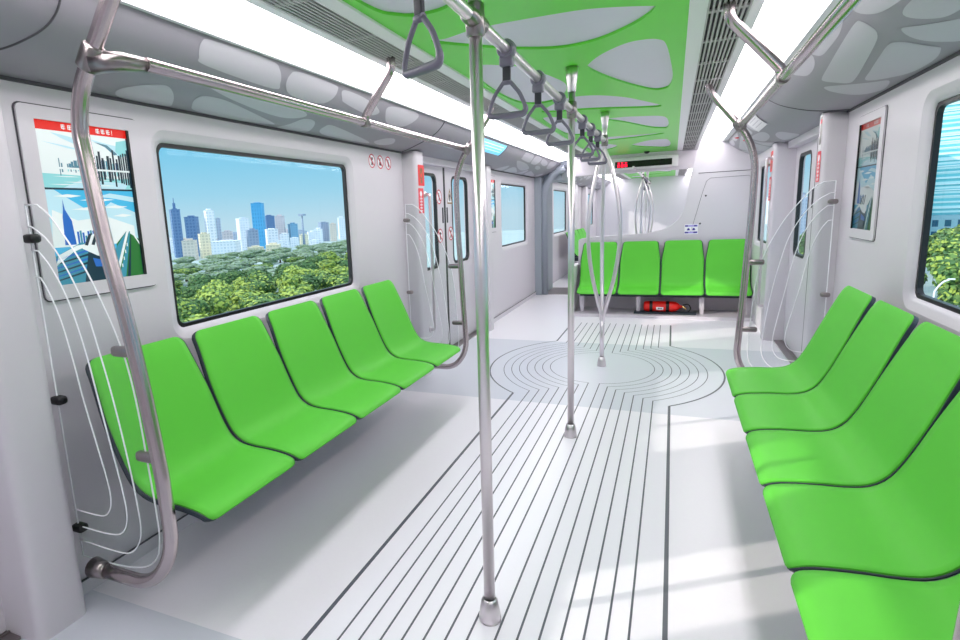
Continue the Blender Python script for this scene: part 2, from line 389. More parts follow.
# doors
def door(n, side, y0, glassz=(.86,1.72)):
    a, b = y0+.19, y0+.19+1.74; mid = (a+b)/2; U = 1.53
    d = empty('door_%d' % n, (X(side,U), mid, 0), 0, None, None, None, 'structure')
    def loc(mb): mb.v = [(v[0]-d.location.x, v[1]-mid, v[2]) for v in mb.v]; return mb
    for s, (p, q) in ((-1,(a-.02,mid-.011)),(1,(mid+.011,b+.02))):
        wy = (q-.68, q-.20) if s < 0 else (p+.20, p+.68)
        leaf = MB(); leaf.plate([(p,.012),(q,.012),(q,1.82),(p,1.82)], [rrect(wy[0],wy[1],glassz[0],glassz[1],.07)], wfn(side,U), .04)
        lo = loc(leaf).build('door_leaf', 'wall', d)
        g = MB(); g.plate(rrect(wy[0]-.012,wy[1]+.012,glassz[0]-.012,glassz[1]+.012,.075), [rrect(wy[0]+.012,wy[1]-.012,glassz[0]+.012,glassz[1]-.012,.065)], wfn(side,U-.003), .03)
        loc(g).build('gasket', 'black', lo)
        pn = MB(); pn.plate(rrect(wy[0],wy[1],glassz[0],glassz[1],.07), [], wfn(side,U+.012), .006); loc(pn).build('pane', 'glass', lo)
        h = MB(); yy = (q-.05) if s < 0 else (p+.05)
        h.bbox(*sorted((X(side,U-.006),X(side,U+.002))), yy-.013, yy+.013, 1.27, 1.42, .003); loc(h).build('finger_grip', 'seam', lo)
    g = MB(); g.box(*sorted((X(side,U-.004),X(side,U+.03))), mid-.019, mid+.019, .012, 1.82); loc(g).build('rubber_seal', 'black', d)
    t = MB(); t.box(*sorted((X(side,HW-.02),X(side,U+.04))), a, b, .0, .01); t.box(*sorted((X(side,U-.02),X(side,U-.012))), a, b, .01, .016); loc(t).build('threshold', 'steeldark', d)
door(1,-1,LB); door(2,1,RB); door(3,-1,-.95); door(4,1,-1.12)

# ------------------------------------------------------------------ grab handles on the door pillars
def pillar_handle(side, y, z0, z1, label):
    r = empty('grab_bar', (X(side,1.357), y, z0), 0, label, 'handle', 'grab bars beside the doors')
    u = -side
    MB().tube(smooth_path([(0,0,.03),(u*.045,0,.03),(u*.045,0,z1-z0-.03),(0,0,z1-z0-.03)], .03), .0135).build('bar', 'steel', r)
    for z in (.03, z1-z0-.03): MB().lathe([(0.001,-.003),(.026,-.003),(.026,.008),(.016,.012)], (0,0,z), 'x').build('rosette', 'steel', r)
pillar_handle(-1, LB+.165, .35, 1.55, 'vertical steel grab bar on the left pillar just past the five seats')
pillar_handle(1, RB+2.02, .30, 1.76, 'vertical steel grab bar beside the far right door')

# ------------------------------------------------------------------ seats
SP = [(.13,.905),(.155,.86),(.185,.79),(.225,.69),(.262,.60),(.292,.535),(.325,.483),(.37,.452),(.43,.441),(.50,.438),(.57,.432),(.615,.424),(.642,.412),(.652,.397)]
def seat_rows(prof_pts, w0, w1, grow=0, off=0, smax=.28):
    P = catmull([(a,b,0) for a,b in prof_pts], 5); cu = [0]
    for a, b in zip(P, P[1:]): cu.append(cu[-1]+(b-a).length)
    L = cu[-1]; ss = [0,.003,.008,.015,.025,.04]+[.04+(L-.08)*k/34 for k in range(1,35)]+[L-.03,L-.02,L-.012,L-.005,L]
    rows = []; r = .04
    for s_ in ss:
        for i in range(len(cu)-1):
            if s_ <= cu[i+1]+1e-9: break
        t = (s_-cu[i])/(cu[i+1]-cu[i]); p = P[i]*(1-t)+P[i+1]*t; d = (P[i+1]-P[i]).normalized(); n = Vector((d.y,-d.x))
        if n.x < 0 and n.y < 0: n = -n
        n = Vector((-d.y, d.x)); 
        k = min(1, s_/smax); k = k*k*(3-2*k); w = w0+(w1-w0)*k
        if s_ < r: w -= 2*(r-sqrt(max(0, r*r-(r-s_)**2)))
        if L-s_ < .03: e = .03; q = L-s_; w -= 2*(e-sqrt(max(0, e*e-(e-q)**2)))
        w += 2*grow; row = []
        for j in range(17):
            tt = -1+2*j/16; dish = .012*(1-tt*tt)*min(1, s_/.1)*min(1,(L-s_)/.12)
            q = Vector((p.x,p.y))+n*(off-dish*(-1 if False else 1))
            row.append((tt*w/2, q.x, q.y))
        rows.append(row)
    return rows
def make_seat(name, label, group, prof_pts, w0, w1, bracket=True):
    r = empty(name, (0,0,0), 0, label, 'seat', group)
    up = seat_rows(prof_pts, w0, w1, 0, .0025); lo = seat_rows(prof_pts, w0, w1, 0, -.003)
    def shell(rowsA, rowsB):
        mb = MB(); mb.grid(rowsA); mb.grid(rowsB)
        ra = [q[0] for q in rowsA]+rowsA[-1][1:]+[q[-1] for q in rowsA[::-1]][1:]+rowsA[0][::-1][1:-1]
        rb = [q[0] for q in rowsB]+rowsB[-1][1:]+[q[-1] for q in rowsB[::-1]][1:]+rowsB[0][::-1][1:-1]
        mb.loft([ra, rb]); return mb
    shell(up, lo).build('seat_pad', 'seat', r)
    sh = shell(seat_rows(prof_pts, w0, w1, .0085, -.0015), seat_rows(prof_pts, w0, w1, .0085, -.016)).build('seat_shell', 'seatedge', r)
    if bracket:
      b = MB(); b.box(-.03,.03,.20,.56,.34,.405); b.box(-.03,.03,.155,.20,.34,.50)
      b.build('seat_bracket', 'seatedge', sh)
    return r
p = .492
seat0 = make_seat('passenger_chair', 'x', 'five green seats of the left bench', SP, .425, p-.022)
def bank(side, y0, labels, group, first=None):
    for i, lb in enumerate(labels):
        o = first if (first and i == 0) else copy_tree(seat0)
        o.location = (X(side,HW), y0+p*(i+.5), 0); o.rotation_euler = (0,0,(-PI/2 if side < 0 else PI/2)); o['label'] = lb; o['group'] = group
bank(-1, 1.25, ['green moulded seat of the left bench nearest the camera, behind the glass screen','second green seat of the left bench from the camera, below the big window','middle green seat of the left bench under the city window','fourth green seat of the left bench, below the right edge of the big window','farthest green seat of the left bench, beside the door pillar'], 'five green seats of the left bench', seat0)
bank(1, 1.085, ['green seat at the bottom right corner, cut off by the picture edge','green seat of the right bench second from the bottom right corner','large green seat at the middle of the right bench','green seat of the right bench second from the far end','farthest green seat of the right bench, in front of the far screen'], 'green seats of the right bench')
def seat_beam(loc, rz, L, label, legs=0):
    r = empty('bench_frame', loc, rz, label, 'seat frame')
    MB().box(-L/2+.2, L/2-.2, .16, .22, .33, .39).box(-L/2+.2, L/2-.2, .44, .49, .352, .385).build('beam', 'seatedge', r)
    n = 3
    for k in range(n):
        x = -L/2+.49+(L-.98)*k/(n-1)
        MB().add([(x-.02,.002,.12),(x-.02,.002,.36),(x-.02,.48,.36),(x-.02,.40,.33),(x+.02,.002,.12),(x+.02,.002,.36),(x+.02,.48,.36),(x+.02,.40,.33)],
                 [(0,1,2,3),(7,6,5,4),(0,4,5,1),(1,5,6,2),(2,6,7,3),(3,7,4,0)]).build('wall_bracket', 'seatedge', r)
    return r
seat_beam((X(-1,HW),1.25+2.5*p,0), -PI/2, 5*p, 'dark steel frame carrying the left green bench off the wall')
seat_beam((X(1,HW),1.085+2.5*p,0), PI/2, 5*p, 'dark steel frame carrying the right green bench off the wall')

# far bench across the car
PY = 7.82
SPF = [(.05,.905),(.07,.85),(.095,.75),(.12,.65),(.15,.55),(.185,.46),(.225,.40),(.28,.365),(.34,.350),(.40,.338),(.45,.322),(.475,.300),(.482,.284)]
far0 = make_seat('far_chair', 'x', 'four green seats across the far end', SPF, .41, p-.026, False)
fl_ = ['green seat at the left end of the row across the far end','second green seat from the left across the far end, behind the forked pole','green seat above the red fire extinguisher, third from the left','green seat at the right end of the far row, behind the right pole']
for i in range(4):
    o = far0 if i == 0 else copy_tree(far0)
    o.location = (-1.088+.488*(i+.5), PY-.005, -.0); o.rotation_euler = (0,0,PI); o['label'] = fl_[i]
r = empty('bench_frame', (-.09, PY-.3, 0), 0, 'grey legs and beam beneath the far green seats', 'seat frame')
MB().box(-.97,.97,-.03,.03,.235,.275).build('beam', 'seatedge', r)
for x in (-.27,.44,-.95,.93):
    MB().add([(x-.03,-.03,.24),(x+.03,-.03,.24),(x+.025,-.03,.0),(x-.01,-.03,.0),(x-.03,.02,.24),(x+.03,.02,.24),(x+.025,.02,.0),(x-.01,.02,.0)],
        [(0,1,2,3),(7,6,5,4),(0,4,5,1),(1,5,6,2),(2,6,7,3),(3,7,4,0)]).build('leg', 'wall', r)
# partition behind the far seats
pt = MB()
XR = X(1,HW)+.001
curve = [(p_.x,p_.y) for p_ in catmull([(-1.13,.93,0),(-1.08,.955,0),(-.84,.978,0),(-.45,.992,0),(-.2,1.015,0),(-.03,1.075,0),(.08,1.18,0),(.135,1.32,0),(.165,1.5,0),(.19,1.70,0),(.235,1.90,0),(.28,2.09,0)], 5)]
pt.plate([(-1.13,0)]+curve+[(XR,2.09),(XR,0)], [], lambda a,b,t: (a,PY+t,b), .10)
pt.box(-1.13, XR, 7.30, PY, 0, .035)
pt.box(-1.19,-1.125,7.42,PY+.1,0,.62)
pt.mat(1)
for q in ([(.27,1.70),(.93,1.70)],):
    pt.tube([(q[0][0],PY-.0015,q[0][1]),(q[1][0],PY-.0015,q[1][1])], .003, 6)
pt.tube([(a,PY-.0015,b) for a,b in [(.21,1.0),(.27,1.25),(.33,1.5),(.36,1.6),(.40,1.635),(.80,1.64),(.845,1.60),(.85,1.0),(.85,.92)]], .0022, 6)
struct(pt, 'wall_far', ['wall','seam'])
for i, (x, z) in enumerate(((.36,1.43),(.31,1.10))):
    o = MB().lathe([(.001,-.004),(.009,-.004),(.011,.0)], (x,PY,z), 'y', 12).build('screw_cap', 'seam'); tag(o, ['small dark screw cap high on the white partition','small dark screw cap beside the blue sticker on the partition'][i], 'screw', 'screw caps on the partition')
# blue and white sticker
r = empty('info_sticker', (.215,PY-.001,1.03), 0, 'small white sticker with blue bars on the partition above the far seats', 'sticker')
st = MB(); st.box(-.075,.075,-.002,.0,-.055,.065).mat(1)
for z in (-.045,.035): st.box(-.07,.07,-.003,-.0021,z,z+.022)
st.mat(2)
for x in (-.052,.045): st.box(x-.016,x+.016,-.0035,-.003,.037,.055); st.box(x-.02,x+.02,-.0035,-.003,-.043,-.026)
for x in (-.03,.028): st.lathe([(.001,-.004),(.014,-.004)], (x,0,.006), 'y', 10); st.box(x-.018,x+.018,-.004,-.0022,-.009,.001)
st.build('sticker_print', ['paper','lilac','blueink'], r)

# fire extinguisher lying beneath the far seats
r = empty('fire_extinguisher', (-.29,7.47,.125), 0, 'red fire extinguisher lying on its side beneath the far seats', 'fire extinguisher')
cyl_ = MB().lathe([(.001,0),(.05,.003),(.062,.02),(.064,.06),(.064,.32),(.058,.36),(.04,.39),(.018,.41),(.016,.43),(.001,.43)], (0,0,0), 'x', 24).build('cylinder', 'extred', r)
for x in (.085,.27): MB().lathe([(.064,-.018),(.067,-.018),(.067,.018),(.064,.018)], (x,0,0), 'x', 24).build('strap', 'black', r)
lb = MB(); lb.grid([[(.145+.08*i, -.0655*cos(t), -.0655*sin(t)) for t in (0,.15,.3,.45,.6)] for i in range(2)]); lb.mat(1).box(.163,.185,-.0665,-.0645,-.022,-.010).box(.192,.207,-.0665,-.0645,-.022,-.010)
tag(lb.build('label_plate', ['paper','seam'], cyl_, fixn=False), 'white label')
vl_ = MB().tube([(.42,0,0),(.455,-.01,-.005),(.475,-.02,-.03)], .013).build('valve', 'brass', r)
MB().tube(smooth_path([(.44,0,.02),(.50,-.01,.035),(.53,-.02,-.02),(.50,-.03,-.055)], .03), .007).build('lever', 'black', vl_)
o = MB().bbox(-.40,.30,7.40,7.54,.036,.058,.006).build('bracket_tray', 'seatedge'); tag(o, 'dark tray holding the red extinguisher under the far seats', 'tray')

# ------------------------------------------------------------------ poles
def cap_bottom(mb, z=0): return mb.lathe([(.001,z),(.037,z),(.037,z+.01),(.033,z+.045),(.027,z+.075),(.0205,z+.08)], (0,0,0))
def pole(y, label, top=2.1):
    r = empty('floor_pole', (XC,y,0), 0, label, 'pole', 'vertical poles along the aisle')
    MB().tube([(0,0,.02),(0,0,top-.02)], .0185, 20).build('tube', 'steel', r)
    cap_bottom(MB()).build('foot_cap', 'steel', r)
    MB().lathe([(.0195,top-.13),(.022,top-.125),(.024,top-.09),(.031,top-.05),(.034,top-.001),(.001,top-.001)], (0,0,0)).build('top_cap', 'steel', r)
    return r
P1, P2, P3 = 1.632, 3.315, 4.98
pole(P1, 'nearest steel pole, standing in the middle of the picture')
pole(P2, 'steel pole in the aisle between the nearest pole and the forked pole')
# forked pole
r = empty('forked_pole', (XC,P3,0), 0, 'steel pole that splits into three curved bars, in the circle on the floor', 'pole', 'vertical poles along the aisle')
def fork_parts(r, zt=1.80, top=2.1):
    MB().tube([(0,0,.02),(0,0,.50)], .0185, 18).build('tube', 'steel', r)
    cap_bottom(MB()).build('foot_cap', 'steel', r)
    MB().lathe([(.02,.40),(.024,.41),(.026,.47),(.02,.50)]).build('collar', 'steel', r)
    for k in range(3):
        a = math.radians(-20+120*k); R = .145
        pts = catmull([(0,0,.43),(R*.28*cos(a),R*.28*sin(a),.56),(R*.72*cos(a),R*.72*sin(a),.80),(R*.98*cos(a),R*.98*sin(a),1.08),(R*.88*cos(a),R*.88*sin(a),1.38),(R*.5*cos(a),R*.5*sin(a),1.62),(R*.16*cos(a),R*.16*sin(a),1.76),(0,0,zt+.02)], 5)
        MB().tube(pts, .0165, 14).build('curved_bar', 'steel', r)
    MB().tube([(0,0,zt-.03),(0,0,top-.02)], .0185, 18).build('upper_tube', 'steel', r)
    MB().lathe([(.0195,top-.13),(.022,top-.125),(.024,top-.09),(.031,top-.05),(.034,top-.001),(.001,top-.001)]).build('top_cap', 'steel', r)
fork_parts(r)

# ------------------------------------------------------------------ centre rail
ZR = 1.878
r = empty('overhead_rail', (XC,0,ZR), 0, 'steel rail overhead along the aisle with hanging straps', 'handrail')
rx = .042   # rail runs beside the poles
MB().tube([(0,-1.2,0),(0,P3-.02,0)], .0175, 18).build('rail_tube', 'steel', r)
for y in (P1,P2,P3):
    cl = MB(); cl.lathe([(.0185,-.045),(.026,-.04),(.027,.0),(.026,.04),(.0185,.045)], (0,y,0), 'z', 18); cl.lathe([(.018,-.07),(.0235,-.06),(.025,0),(.0235,.06),(.018,.07)], (0,y,0), 'y', 18)
    cl.build('rail_clamp', 'steeldark', r)

# straps
def make_strap():
    r = empty('strap_handle', (0,0,0), 0, 'x', 'strap', 'hanging strap handles on the centre rail')
    MB().lathe([(.0178,-.022),(.027,-.022),(.031,-.012),(.031,.012),(.027,.022),(.0178,.022)], (0,0,0), 'y', 18).bbox(-.023,.023,-.018,.018,-.055,-.020,.008).build('rail_clip', 'strap', r)
    MB().bbox(-.0135,.0135,-.006,.006,-.100,-.050,.003).build('strap_band', 'strapdark', r)
    A = [(-.009,0,-.100),(-.042,0,-.140),(-.058,0,-.175),(-.064,0,-.196),(-.056,0,-.209),(0,0,-.210),(.056,0,-.209),(.064,0,-.196),(.058,0,-.175),(.042,0,-.140),(.009,0,-.100)]
    gp_ = MB().tube(smooth_path(A+[A[0]], .012, 4)[:-1], lambda t: .0068+.0045*max(0,1-abs(t-.5)*4.2)**.5, 10, closed=True).build('grip', 'strap', r)
    MB().tube([(-.014,0,-.103),(.014,0,-.103)], .009, 10).build('ring_knuckle', 'strap', gp_)
    return r
st0 = make_strap()
sy = [1.235,1.965,2.455,2.945,3.72,4.12,4.50]
sl = ['strap handle nearest the camera, turned sideways at the top of the picture','first strap handle past the nearest pole','second strap handle past the nearest pole','third strap handle past the nearest pole, just before the next pole','first strap handle beyond the second pole','strap handle halfway between the second pole and the forked pole','strap handle just before the forked pole']
for i, y in enumerate(sy):
    o = st0 if i == 0 else copy_tree(st0)
    o.location = (XC,y,ZR); o['label'] = sl[i]; o.rotation_euler = (0,0,0)
    if i == 0:
        for c in o.children:
            if not c.name.startswith('rail_clip'): c.rotation_euler = (0,0,math.radians(-28))
    else:
        for c in o.children:
            if not c.name.startswith('rail_clip'): c.rotation_euler = (math.radians(random.uniform(-3,3)),0,math.radians([0,0,4,-3,8,-12,5][i]))

# ------------------------------------------------------------------ side rails, loops and glass screens
RU, RZ = .902, 1.822
def side_rail(side, y0, y1, brackets, label):
    r = empty('side_rail', (X(side,RU),(y0+y1)/2,RZ), 0, label, 'handrail')
    c = (y0+y1)/2
    MB().tube([(0,y0-c,0),(0,y1-c,0)], .0195, 16).build('rail_tube', 'steelshaded', r)
    for y in (y1,):
        d = .07 if y == y0 else -.07
        MB().tube([(0,y-c,0),(0,y-c+d*.5,0),(0,y-c+d,0)], lambda t: .030-.010*t, 16).build('end_socket', 'steeldark', r)
    for y in brackets:
        o_ = .18 if side < 0 else .21; dy = .04 if side < 0 else .15
        P = smooth_path([(-side*o_,y-c-dy,.28),(-side*o_,y-c-dy,.215),(-side*.01,y-c,.035),(0,y-c,0)], .05, 6)
        MB().tube(P, .021, 14).build('ceiling_bracket', 'steelshaded', r)
        MB().tube([(0,y-c-.025,0),(0,y-c+.025,0)], .0245, 14).build('bracket_clamp', 'steeldark', r)
    return r
side_rail(-1, 1.30, 4.17, [2.62], 'steel handrail above the left bench')
side_rail(1, 1.045, 4.30, [2.78], 'steel handrail above the right bench')
def sub_line(pts): return pts
def loop_post(side, y, pts, label, rad=.0215, clipz=(.86,.50)):
    r = empty('screen_post', (X(side,0),y,0), 0, label, 'post', 'curved steel posts holding the glass screens')
    P = [(side*u,0,z) for u,z in pts]
    tb = smooth_path(catmull(P[:-3], 5)+[Vector(q) for q in P[-3:]], .13, 8)
    MB().tube(tb, rad, 18).build('bent_tube', 'steelshaded', r)
    e = P[-1]
    MB().tube([(e[0]-side*.07,0,e[2]),(e[0],0,e[2])], lambda t: rad+.004+.009*t, 18).build('wall_socket', 'steeldark', r)
    tv = (Vector(P[3])-Vector(P[1])).normalized(); pc = Vector(P[2])
    MB().tube([pc-tv*.036, pc-tv*.03, pc+tv*.03, pc+tv*.036], lambda t: rad+(.009 if .2 < t < .8 else .005), 18).build('rail_collar', 'steeldark', r)
    if abs(abs(P[2][0])-RU) > .03:
        MB().tube([(P[2][0],0,RZ),(side*(RU+.03),.045,RZ),(side*RU,.13,RZ)], lambda t: .034-.015*t, 16).build('rail_arm', 'steeldark', r)
    return r
near_pts = [(.70,2.105),(.80,2.07),(1.0,1.834),(1.062,1.742),(1.087,1.646),(1.08,1.559),(1.052,1.32),(1.005,1.076),(.968,.822),(.942,.559),(.938,.30),(1.06,.153),(1.352,.155)]
gen_pts = [(.70,2.105),(.735,2.02),(.89,1.822),(.95,1.72),(.985,1.60),(.99,1.45),(.985,1.20),(.975,.98),(.965,.70),(.955,.50),(.945,.28),(1.05,.13),(1.352,.13)]
loop_post(-1, 1.20, near_pts, 'large curved steel post in the left foreground holding the near glass screen', .0235)
loop_post(-1, 4.17, gen_pts, 'curved steel post at the far end of the left bench')
loop_post(1, 4.30, gen_pts, 'curved steel post at the far end of the right bench')
loop_post(1, 1.045, gen_pts, 'curved steel post at the near end of the right bench, at the bottom right corner')
def screen(side, y, edge_u, label, near=False):
    U0 = 1.425
    r = empty('glass_screen', (X(side,0),y,0), 0, label, 'glass screen', 'clear glass screens at the bench ends')
    SC = [[(1.364,1.442),(1.309,1.404),(1.252,1.336),(1.18,1.235),(1.125,1.13),(1.082,1.03),(1.05,.92),(1.03,.778),(1.018,.574),(1.01,.415),(1.012,.33),(1.035,.255),(1.10,.205),(1.208,.182),(1.338,.176)],
          [(1.40,1.372),(1.345,1.338),(1.29,1.279),(1.237,1.191),(1.195,1.09),(1.162,.95),(1.133,.801),(1.105,.60),(1.09,.43),(1.092,.34),(1.12,.28),(1.171,.243),(1.261,.237),(1.37,.241)],
          [(1.39,1.294),(1.343,1.247),(1.293,1.164),(1.257,1.065),(1.228,.94),(1.205,.795),(1.172,.60),(1.152,.47),(1.15,.39),(1.17,.335),(1.21,.306),(1.284,.298),(1.379,.299)],
          [(1.40,1.205),(1.365,1.15),(1.33,1.06),(1.302,.93),(1.28,.788),(1.245,.62),(1.222,.50),(1.22,.43),(1.243,.383),(1.286,.363),(1.391,.363)]]
    def outline(k):
        c = catmull([(a,b,0) for a,b in SC[k]], 5)
        return [(U0, SC[k][0][1]+.003)]+[(q.x,q.y) for q in c]+[(U0, SC[k][-1][1])]
    O = outline(0)
    MB().plate([(side*a,b) for a,b in O], [], lambda a,b,t: (a,t-.004,b), .008).build('glass_pane', 'screen', r)
    MB().tube([(side*a,0,b) for a,b in O+[O[0]]], .0028, 6).build('polished_edge', 'etched', r)
    for k in (1,2,3):
        MB().tube([(side*a,-.0045,b) for a,b in outline(k)], .0026, 6).build('etched_line', 'etched', r)
    for z in ((1.335,.775,.29) if near else (1.32,.74,.36)):
        MB().bbox(*sorted((side*1.392,side*1.445)), -.02,.02, z-.015, z+.015, .012).build('wall_clip', 'black' if near else 'steeldark', r)
    for z in ((.97,.62) if near else (.95,.50)):
        u = (1.00 if z > .8 else .955) if near else (.972 if z > .8 else .955)
        MB().bbox(*sorted((side*(u+.0),side*(u+.105))), -.016,.016, z-.018, z+.018, .013).build('post_clip', 'steeldark', r)
screen(-1, 1.215, 0, 'clear glass screen with white curved lines at the near end of the left bench', True)
screen(-1, 4.17, 0, 'clear glass screen with white curved lines between the left bench and the door')
screen(1, 4.30, 0, 'clear glass screen with white curved lines at the far end of the right bench')
screen(1, 1.045, 0, 'clear glass screen at the near end of the right bench')

# ------------------------------------------------------------------ poster boxes
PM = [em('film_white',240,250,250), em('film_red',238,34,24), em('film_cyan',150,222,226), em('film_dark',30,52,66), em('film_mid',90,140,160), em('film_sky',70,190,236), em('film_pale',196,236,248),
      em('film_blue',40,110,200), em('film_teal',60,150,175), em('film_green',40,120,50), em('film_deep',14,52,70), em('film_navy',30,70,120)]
PM2 = []  # same films with the glow cut down, painting in the right poster's shade
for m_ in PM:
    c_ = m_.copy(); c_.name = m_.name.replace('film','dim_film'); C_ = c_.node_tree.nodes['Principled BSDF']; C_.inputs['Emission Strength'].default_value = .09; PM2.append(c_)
def poster(side, y0, y1, label, flip=False, seed=3):
    rnd = random.Random(seed); z0, z1 = 1.165, 1.735; W = y1-y0
    r = empty('poster_box', (X(side,HW),(y0+y1)/2,z0), 0, label, 'poster')
    f = MB(); fr = wfn(side, HW-.0)
    L = lambda mb: setattr(mb, 'v', [(v[0]-r.location.x, v[1]-r.location.y, v[2]-z0) for v in mb.v]) or mb
    o = .055
    f.plate(rrect(y0-o,y1+o,z0-.05,z1+.045,.02), [[(y0,z0),(y1,z0),(y1,z1),(y0,z1)]], wfn(side,HW-.010), .012)
    fo = L(f).build('frame', 'wall', r)
    g = MB(); g.plate(rrect(y0-o-.005,y1+o+.005,z0-.055,z1+.05,.024), [rrect(y0-o,y1+o,z0-.05,z1+.045,.02)], wfn(side,HW-.002), .004); L(g).build('shadow_gap', 'seam', r)
    d = [0]
    mb = MB()
    gb = lambda b: b*.6/.515 if b <= .515 else (.6+(b-.515)*.345/.42 if b <= .935 else .945+(b-.935)*.055/.065)
    def add(pts, m, lift):      # pts in 0..1 of the picture seen from the cabin, left to right
        q = [( (y0+a*W) if side < 0 else (y1-a*W), z0+gb(b)*(z1-z0)) for a,b in pts]
        mb.mat(m).plate(q, [], wfn(side, HW-.002-lift*.00025))
    R = lambda a0,a1,b0,b1,m,l: add([(a0,b0),(a1,b0),(a1,b1),(a0,b1)], m, l)
    cl = lambda v: max(0,min(1,v))
    R(0,1,0,1,3,0); R(.0,.985,.515,.935,0,1); R(0,1,.935,1,1,1)
    # header characters, illegible white blocks and a mark
    for x in (.27,.335,.64,.70,.76): 
        R(x,x+.042,.953,.959,0,3); R(x,x+.042,.967,.972,0,3); R(x+.004,x+.038,.979,.984,0,3); R(x+.017,x+.026,.949,.986,0,3); R(x,x+.008,.953,.984,0,3)
    R(.822,.829,.962,.986,0,3); R(.822,.829,.951,.957,0,3)
    # upper picture
    add([(0,.62),(.985,.60),(.985,.515),(0,.515)],2,2)
    add([(.2,.515),(.9,.515),(.95,.565),(.4,.58)],6,3)
    for q in [((.15,.92),(.35,.90),(.55,.83),(.40,.845),(.25,.885)),((.55,.90),(.8,.87),(.985,.86),(.985,.80),(.88,.77),(.78,.83)),((.05,.85),(.3,.83),(.5,.80),(.3,.815))]: add(q,6,2)
    add([(.86,.90),(.985,.92),(.985,.80),(.9,.78),(.84,.82)],2,3)
    add([(.6,.88),(.72,.85),(.82,.79),(.86,.80),(.75,.865)],4,3)
    R(.0,.985,.655,.67,0,4)
    hs = [(.19,.20,.735),(.21,.225,.70),(.29,.31,.70),(.315,.34,.715),(.345,.38,.725),(.385,.41,.735),(.415,.45,.715),(.46,.50,.73),(.52,.56,.74),(.60,.62,.775),(.625,.65,.81),(.66,.685,.76),(.72,.75,.78),(.755,.775,.765),(.79,.81,.83),(.83,.85,.76),(.86,.885,.79),(.89,.905,.80),(.915,.935,.81),(.945,.965,.81),(.968,.985,.84)]
    for i,(a,b,t) in enumerate(hs):
        m = 4 if a < .6 else 3
        R(a,b,.67,t,m,5)
        if a > .55 or a < .23: R(a,b,.655-(t-.67)*.75,.655,m if a>.55 else 4,5)
    for i in range(26):
        a = .27+.70*i/26+rnd.random()*.01; t = .68+rnd.random()*.03+(.035 if a > .55 else 0); R(a,a+.014,.67,t,(4,8,11)[i%3],4.5); R(a,a+.012,.655-(t-.67)*.6,.655,(2,4)[i%2],4.5)
    for a, b, L_ in ((.08,.47,.3),(.35,.45,.4),(.6,.41,.3),(.25,.40,.35),(.7,.36,.25),(.45,.335,.3)):
        add([(a,b),(a+L_*.5,b+.012),(a+L_,b+.004),(a+L_*.6,b-.006)],0,3)
    for a, b in ((.1,.60),(.45,.585),(.2,.56),(.62,.60),(.05,.54),(.5,.54)):
        add([(a,b),(a+.2,b+.004),(a+.3,b),(a+.15,b-.004)],0,3.5)
    R(0,1,.505,.515,3,6)
    # lower picture
    add([(0,0),(.985,0),(.985,.505),(0,.505)],5,1)
    add([(0,.505),(0,.2),(.985,.2),(.985,.38),(.7,.44),(.5,.37),(.2,.47),(.1,.505)],6,2)
    add([(.05,.40),(.3,.34),(.62,.36),(.95,.30),(.95,.2),(.0,.2)],0,3)
    add([(.55,.47),(.7,.49),(.985,.47),(.985,.44),(.75,.46)],6,3)
    add([(.13,.21),(.145,.36),(.16,.40),(.17,.455),(.18,.40),(.235,.34),(.25,.21)],7,4)
    for k in range(12): a = .27+.028*k; R(a,a+.022,.2,.25+rnd.random()*.035,8 if k%2 else 7,4)
    add([(0,0),(0,.15),(.3,.22),(.5,.19),(.62,0)],8,5)
    for k in range(6): b = .02+.022*k; add([(0,b),(0,b+.007),(.45,b+.06),(.5,b+.052)],7 if k%2 else 10,6)
    add([(.0,.10),(.05,.16),(.25,.205),(.36,.21),(.34,.195),(.2,.17)],0,6)
    # train nose
    add([(.30,.185),(.38,.245),(.52,.285),(.62,.29),(.66,.25),(.66,.16),(.58,.13),(.46,.14)],0,7)
    for k in range(3): a=.33+.075*k; add([(a,.205),(a+.06,.262+k*.008),(a+.10,.270+k*.006),(a+.035,.20)],3,8)
    add([(.36,.165),(.46,.14),(.58,.13),(.66,.16),(.66,.0),(.28,.0)],10,8)
    add([(.40,.13),(.60,.10),(.62,.07),(.42,.08)],7,9)
    # track and trees
    add([(.66,.0),(.985,.0),(.985,.22),(.84,.27),(.7,.2)],9,7)
    add([(.62,0),(.66,0),(.87,.27),(.84,.27)],0,9); add([(.68,0),(.76,0),(.885,.265),(.875,.27)],8,9)
    add([(.55,0),(.62,0),(.84,.27),(.66,.16)],8,8)
    for k in range(5): t=k/5; x=.70+.15*t; R(x,x+.012,.02+.2*t,.04+.2*t,0,10)
    add([(.78,0),(.82,0),(.89,.24),(.885,.25)],10,10)
    add([(.66,.265),(.78,.31),(.90,.29),(.985,.20),(.985,.185),(.89,.27),(.78,.295),(.66,.25)],0,10)
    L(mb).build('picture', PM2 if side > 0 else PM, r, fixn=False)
    e = MB(); e.box(*sorted((X(side,HW-.012),X(side,HW-.006))), (y1-.004 if side<0 else y1-.012), (y1+.006 if side<0 else y1+.002), z0, z1); L(e).build('dark_edge','black',fo)
poster(-1,1.315,1.680,'large backlit poster with red header on the left wall behind the curved post')
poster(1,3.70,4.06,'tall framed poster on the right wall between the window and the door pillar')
poster(-1,6.60,6.86,'distant small poster on the left wall beyond the door')

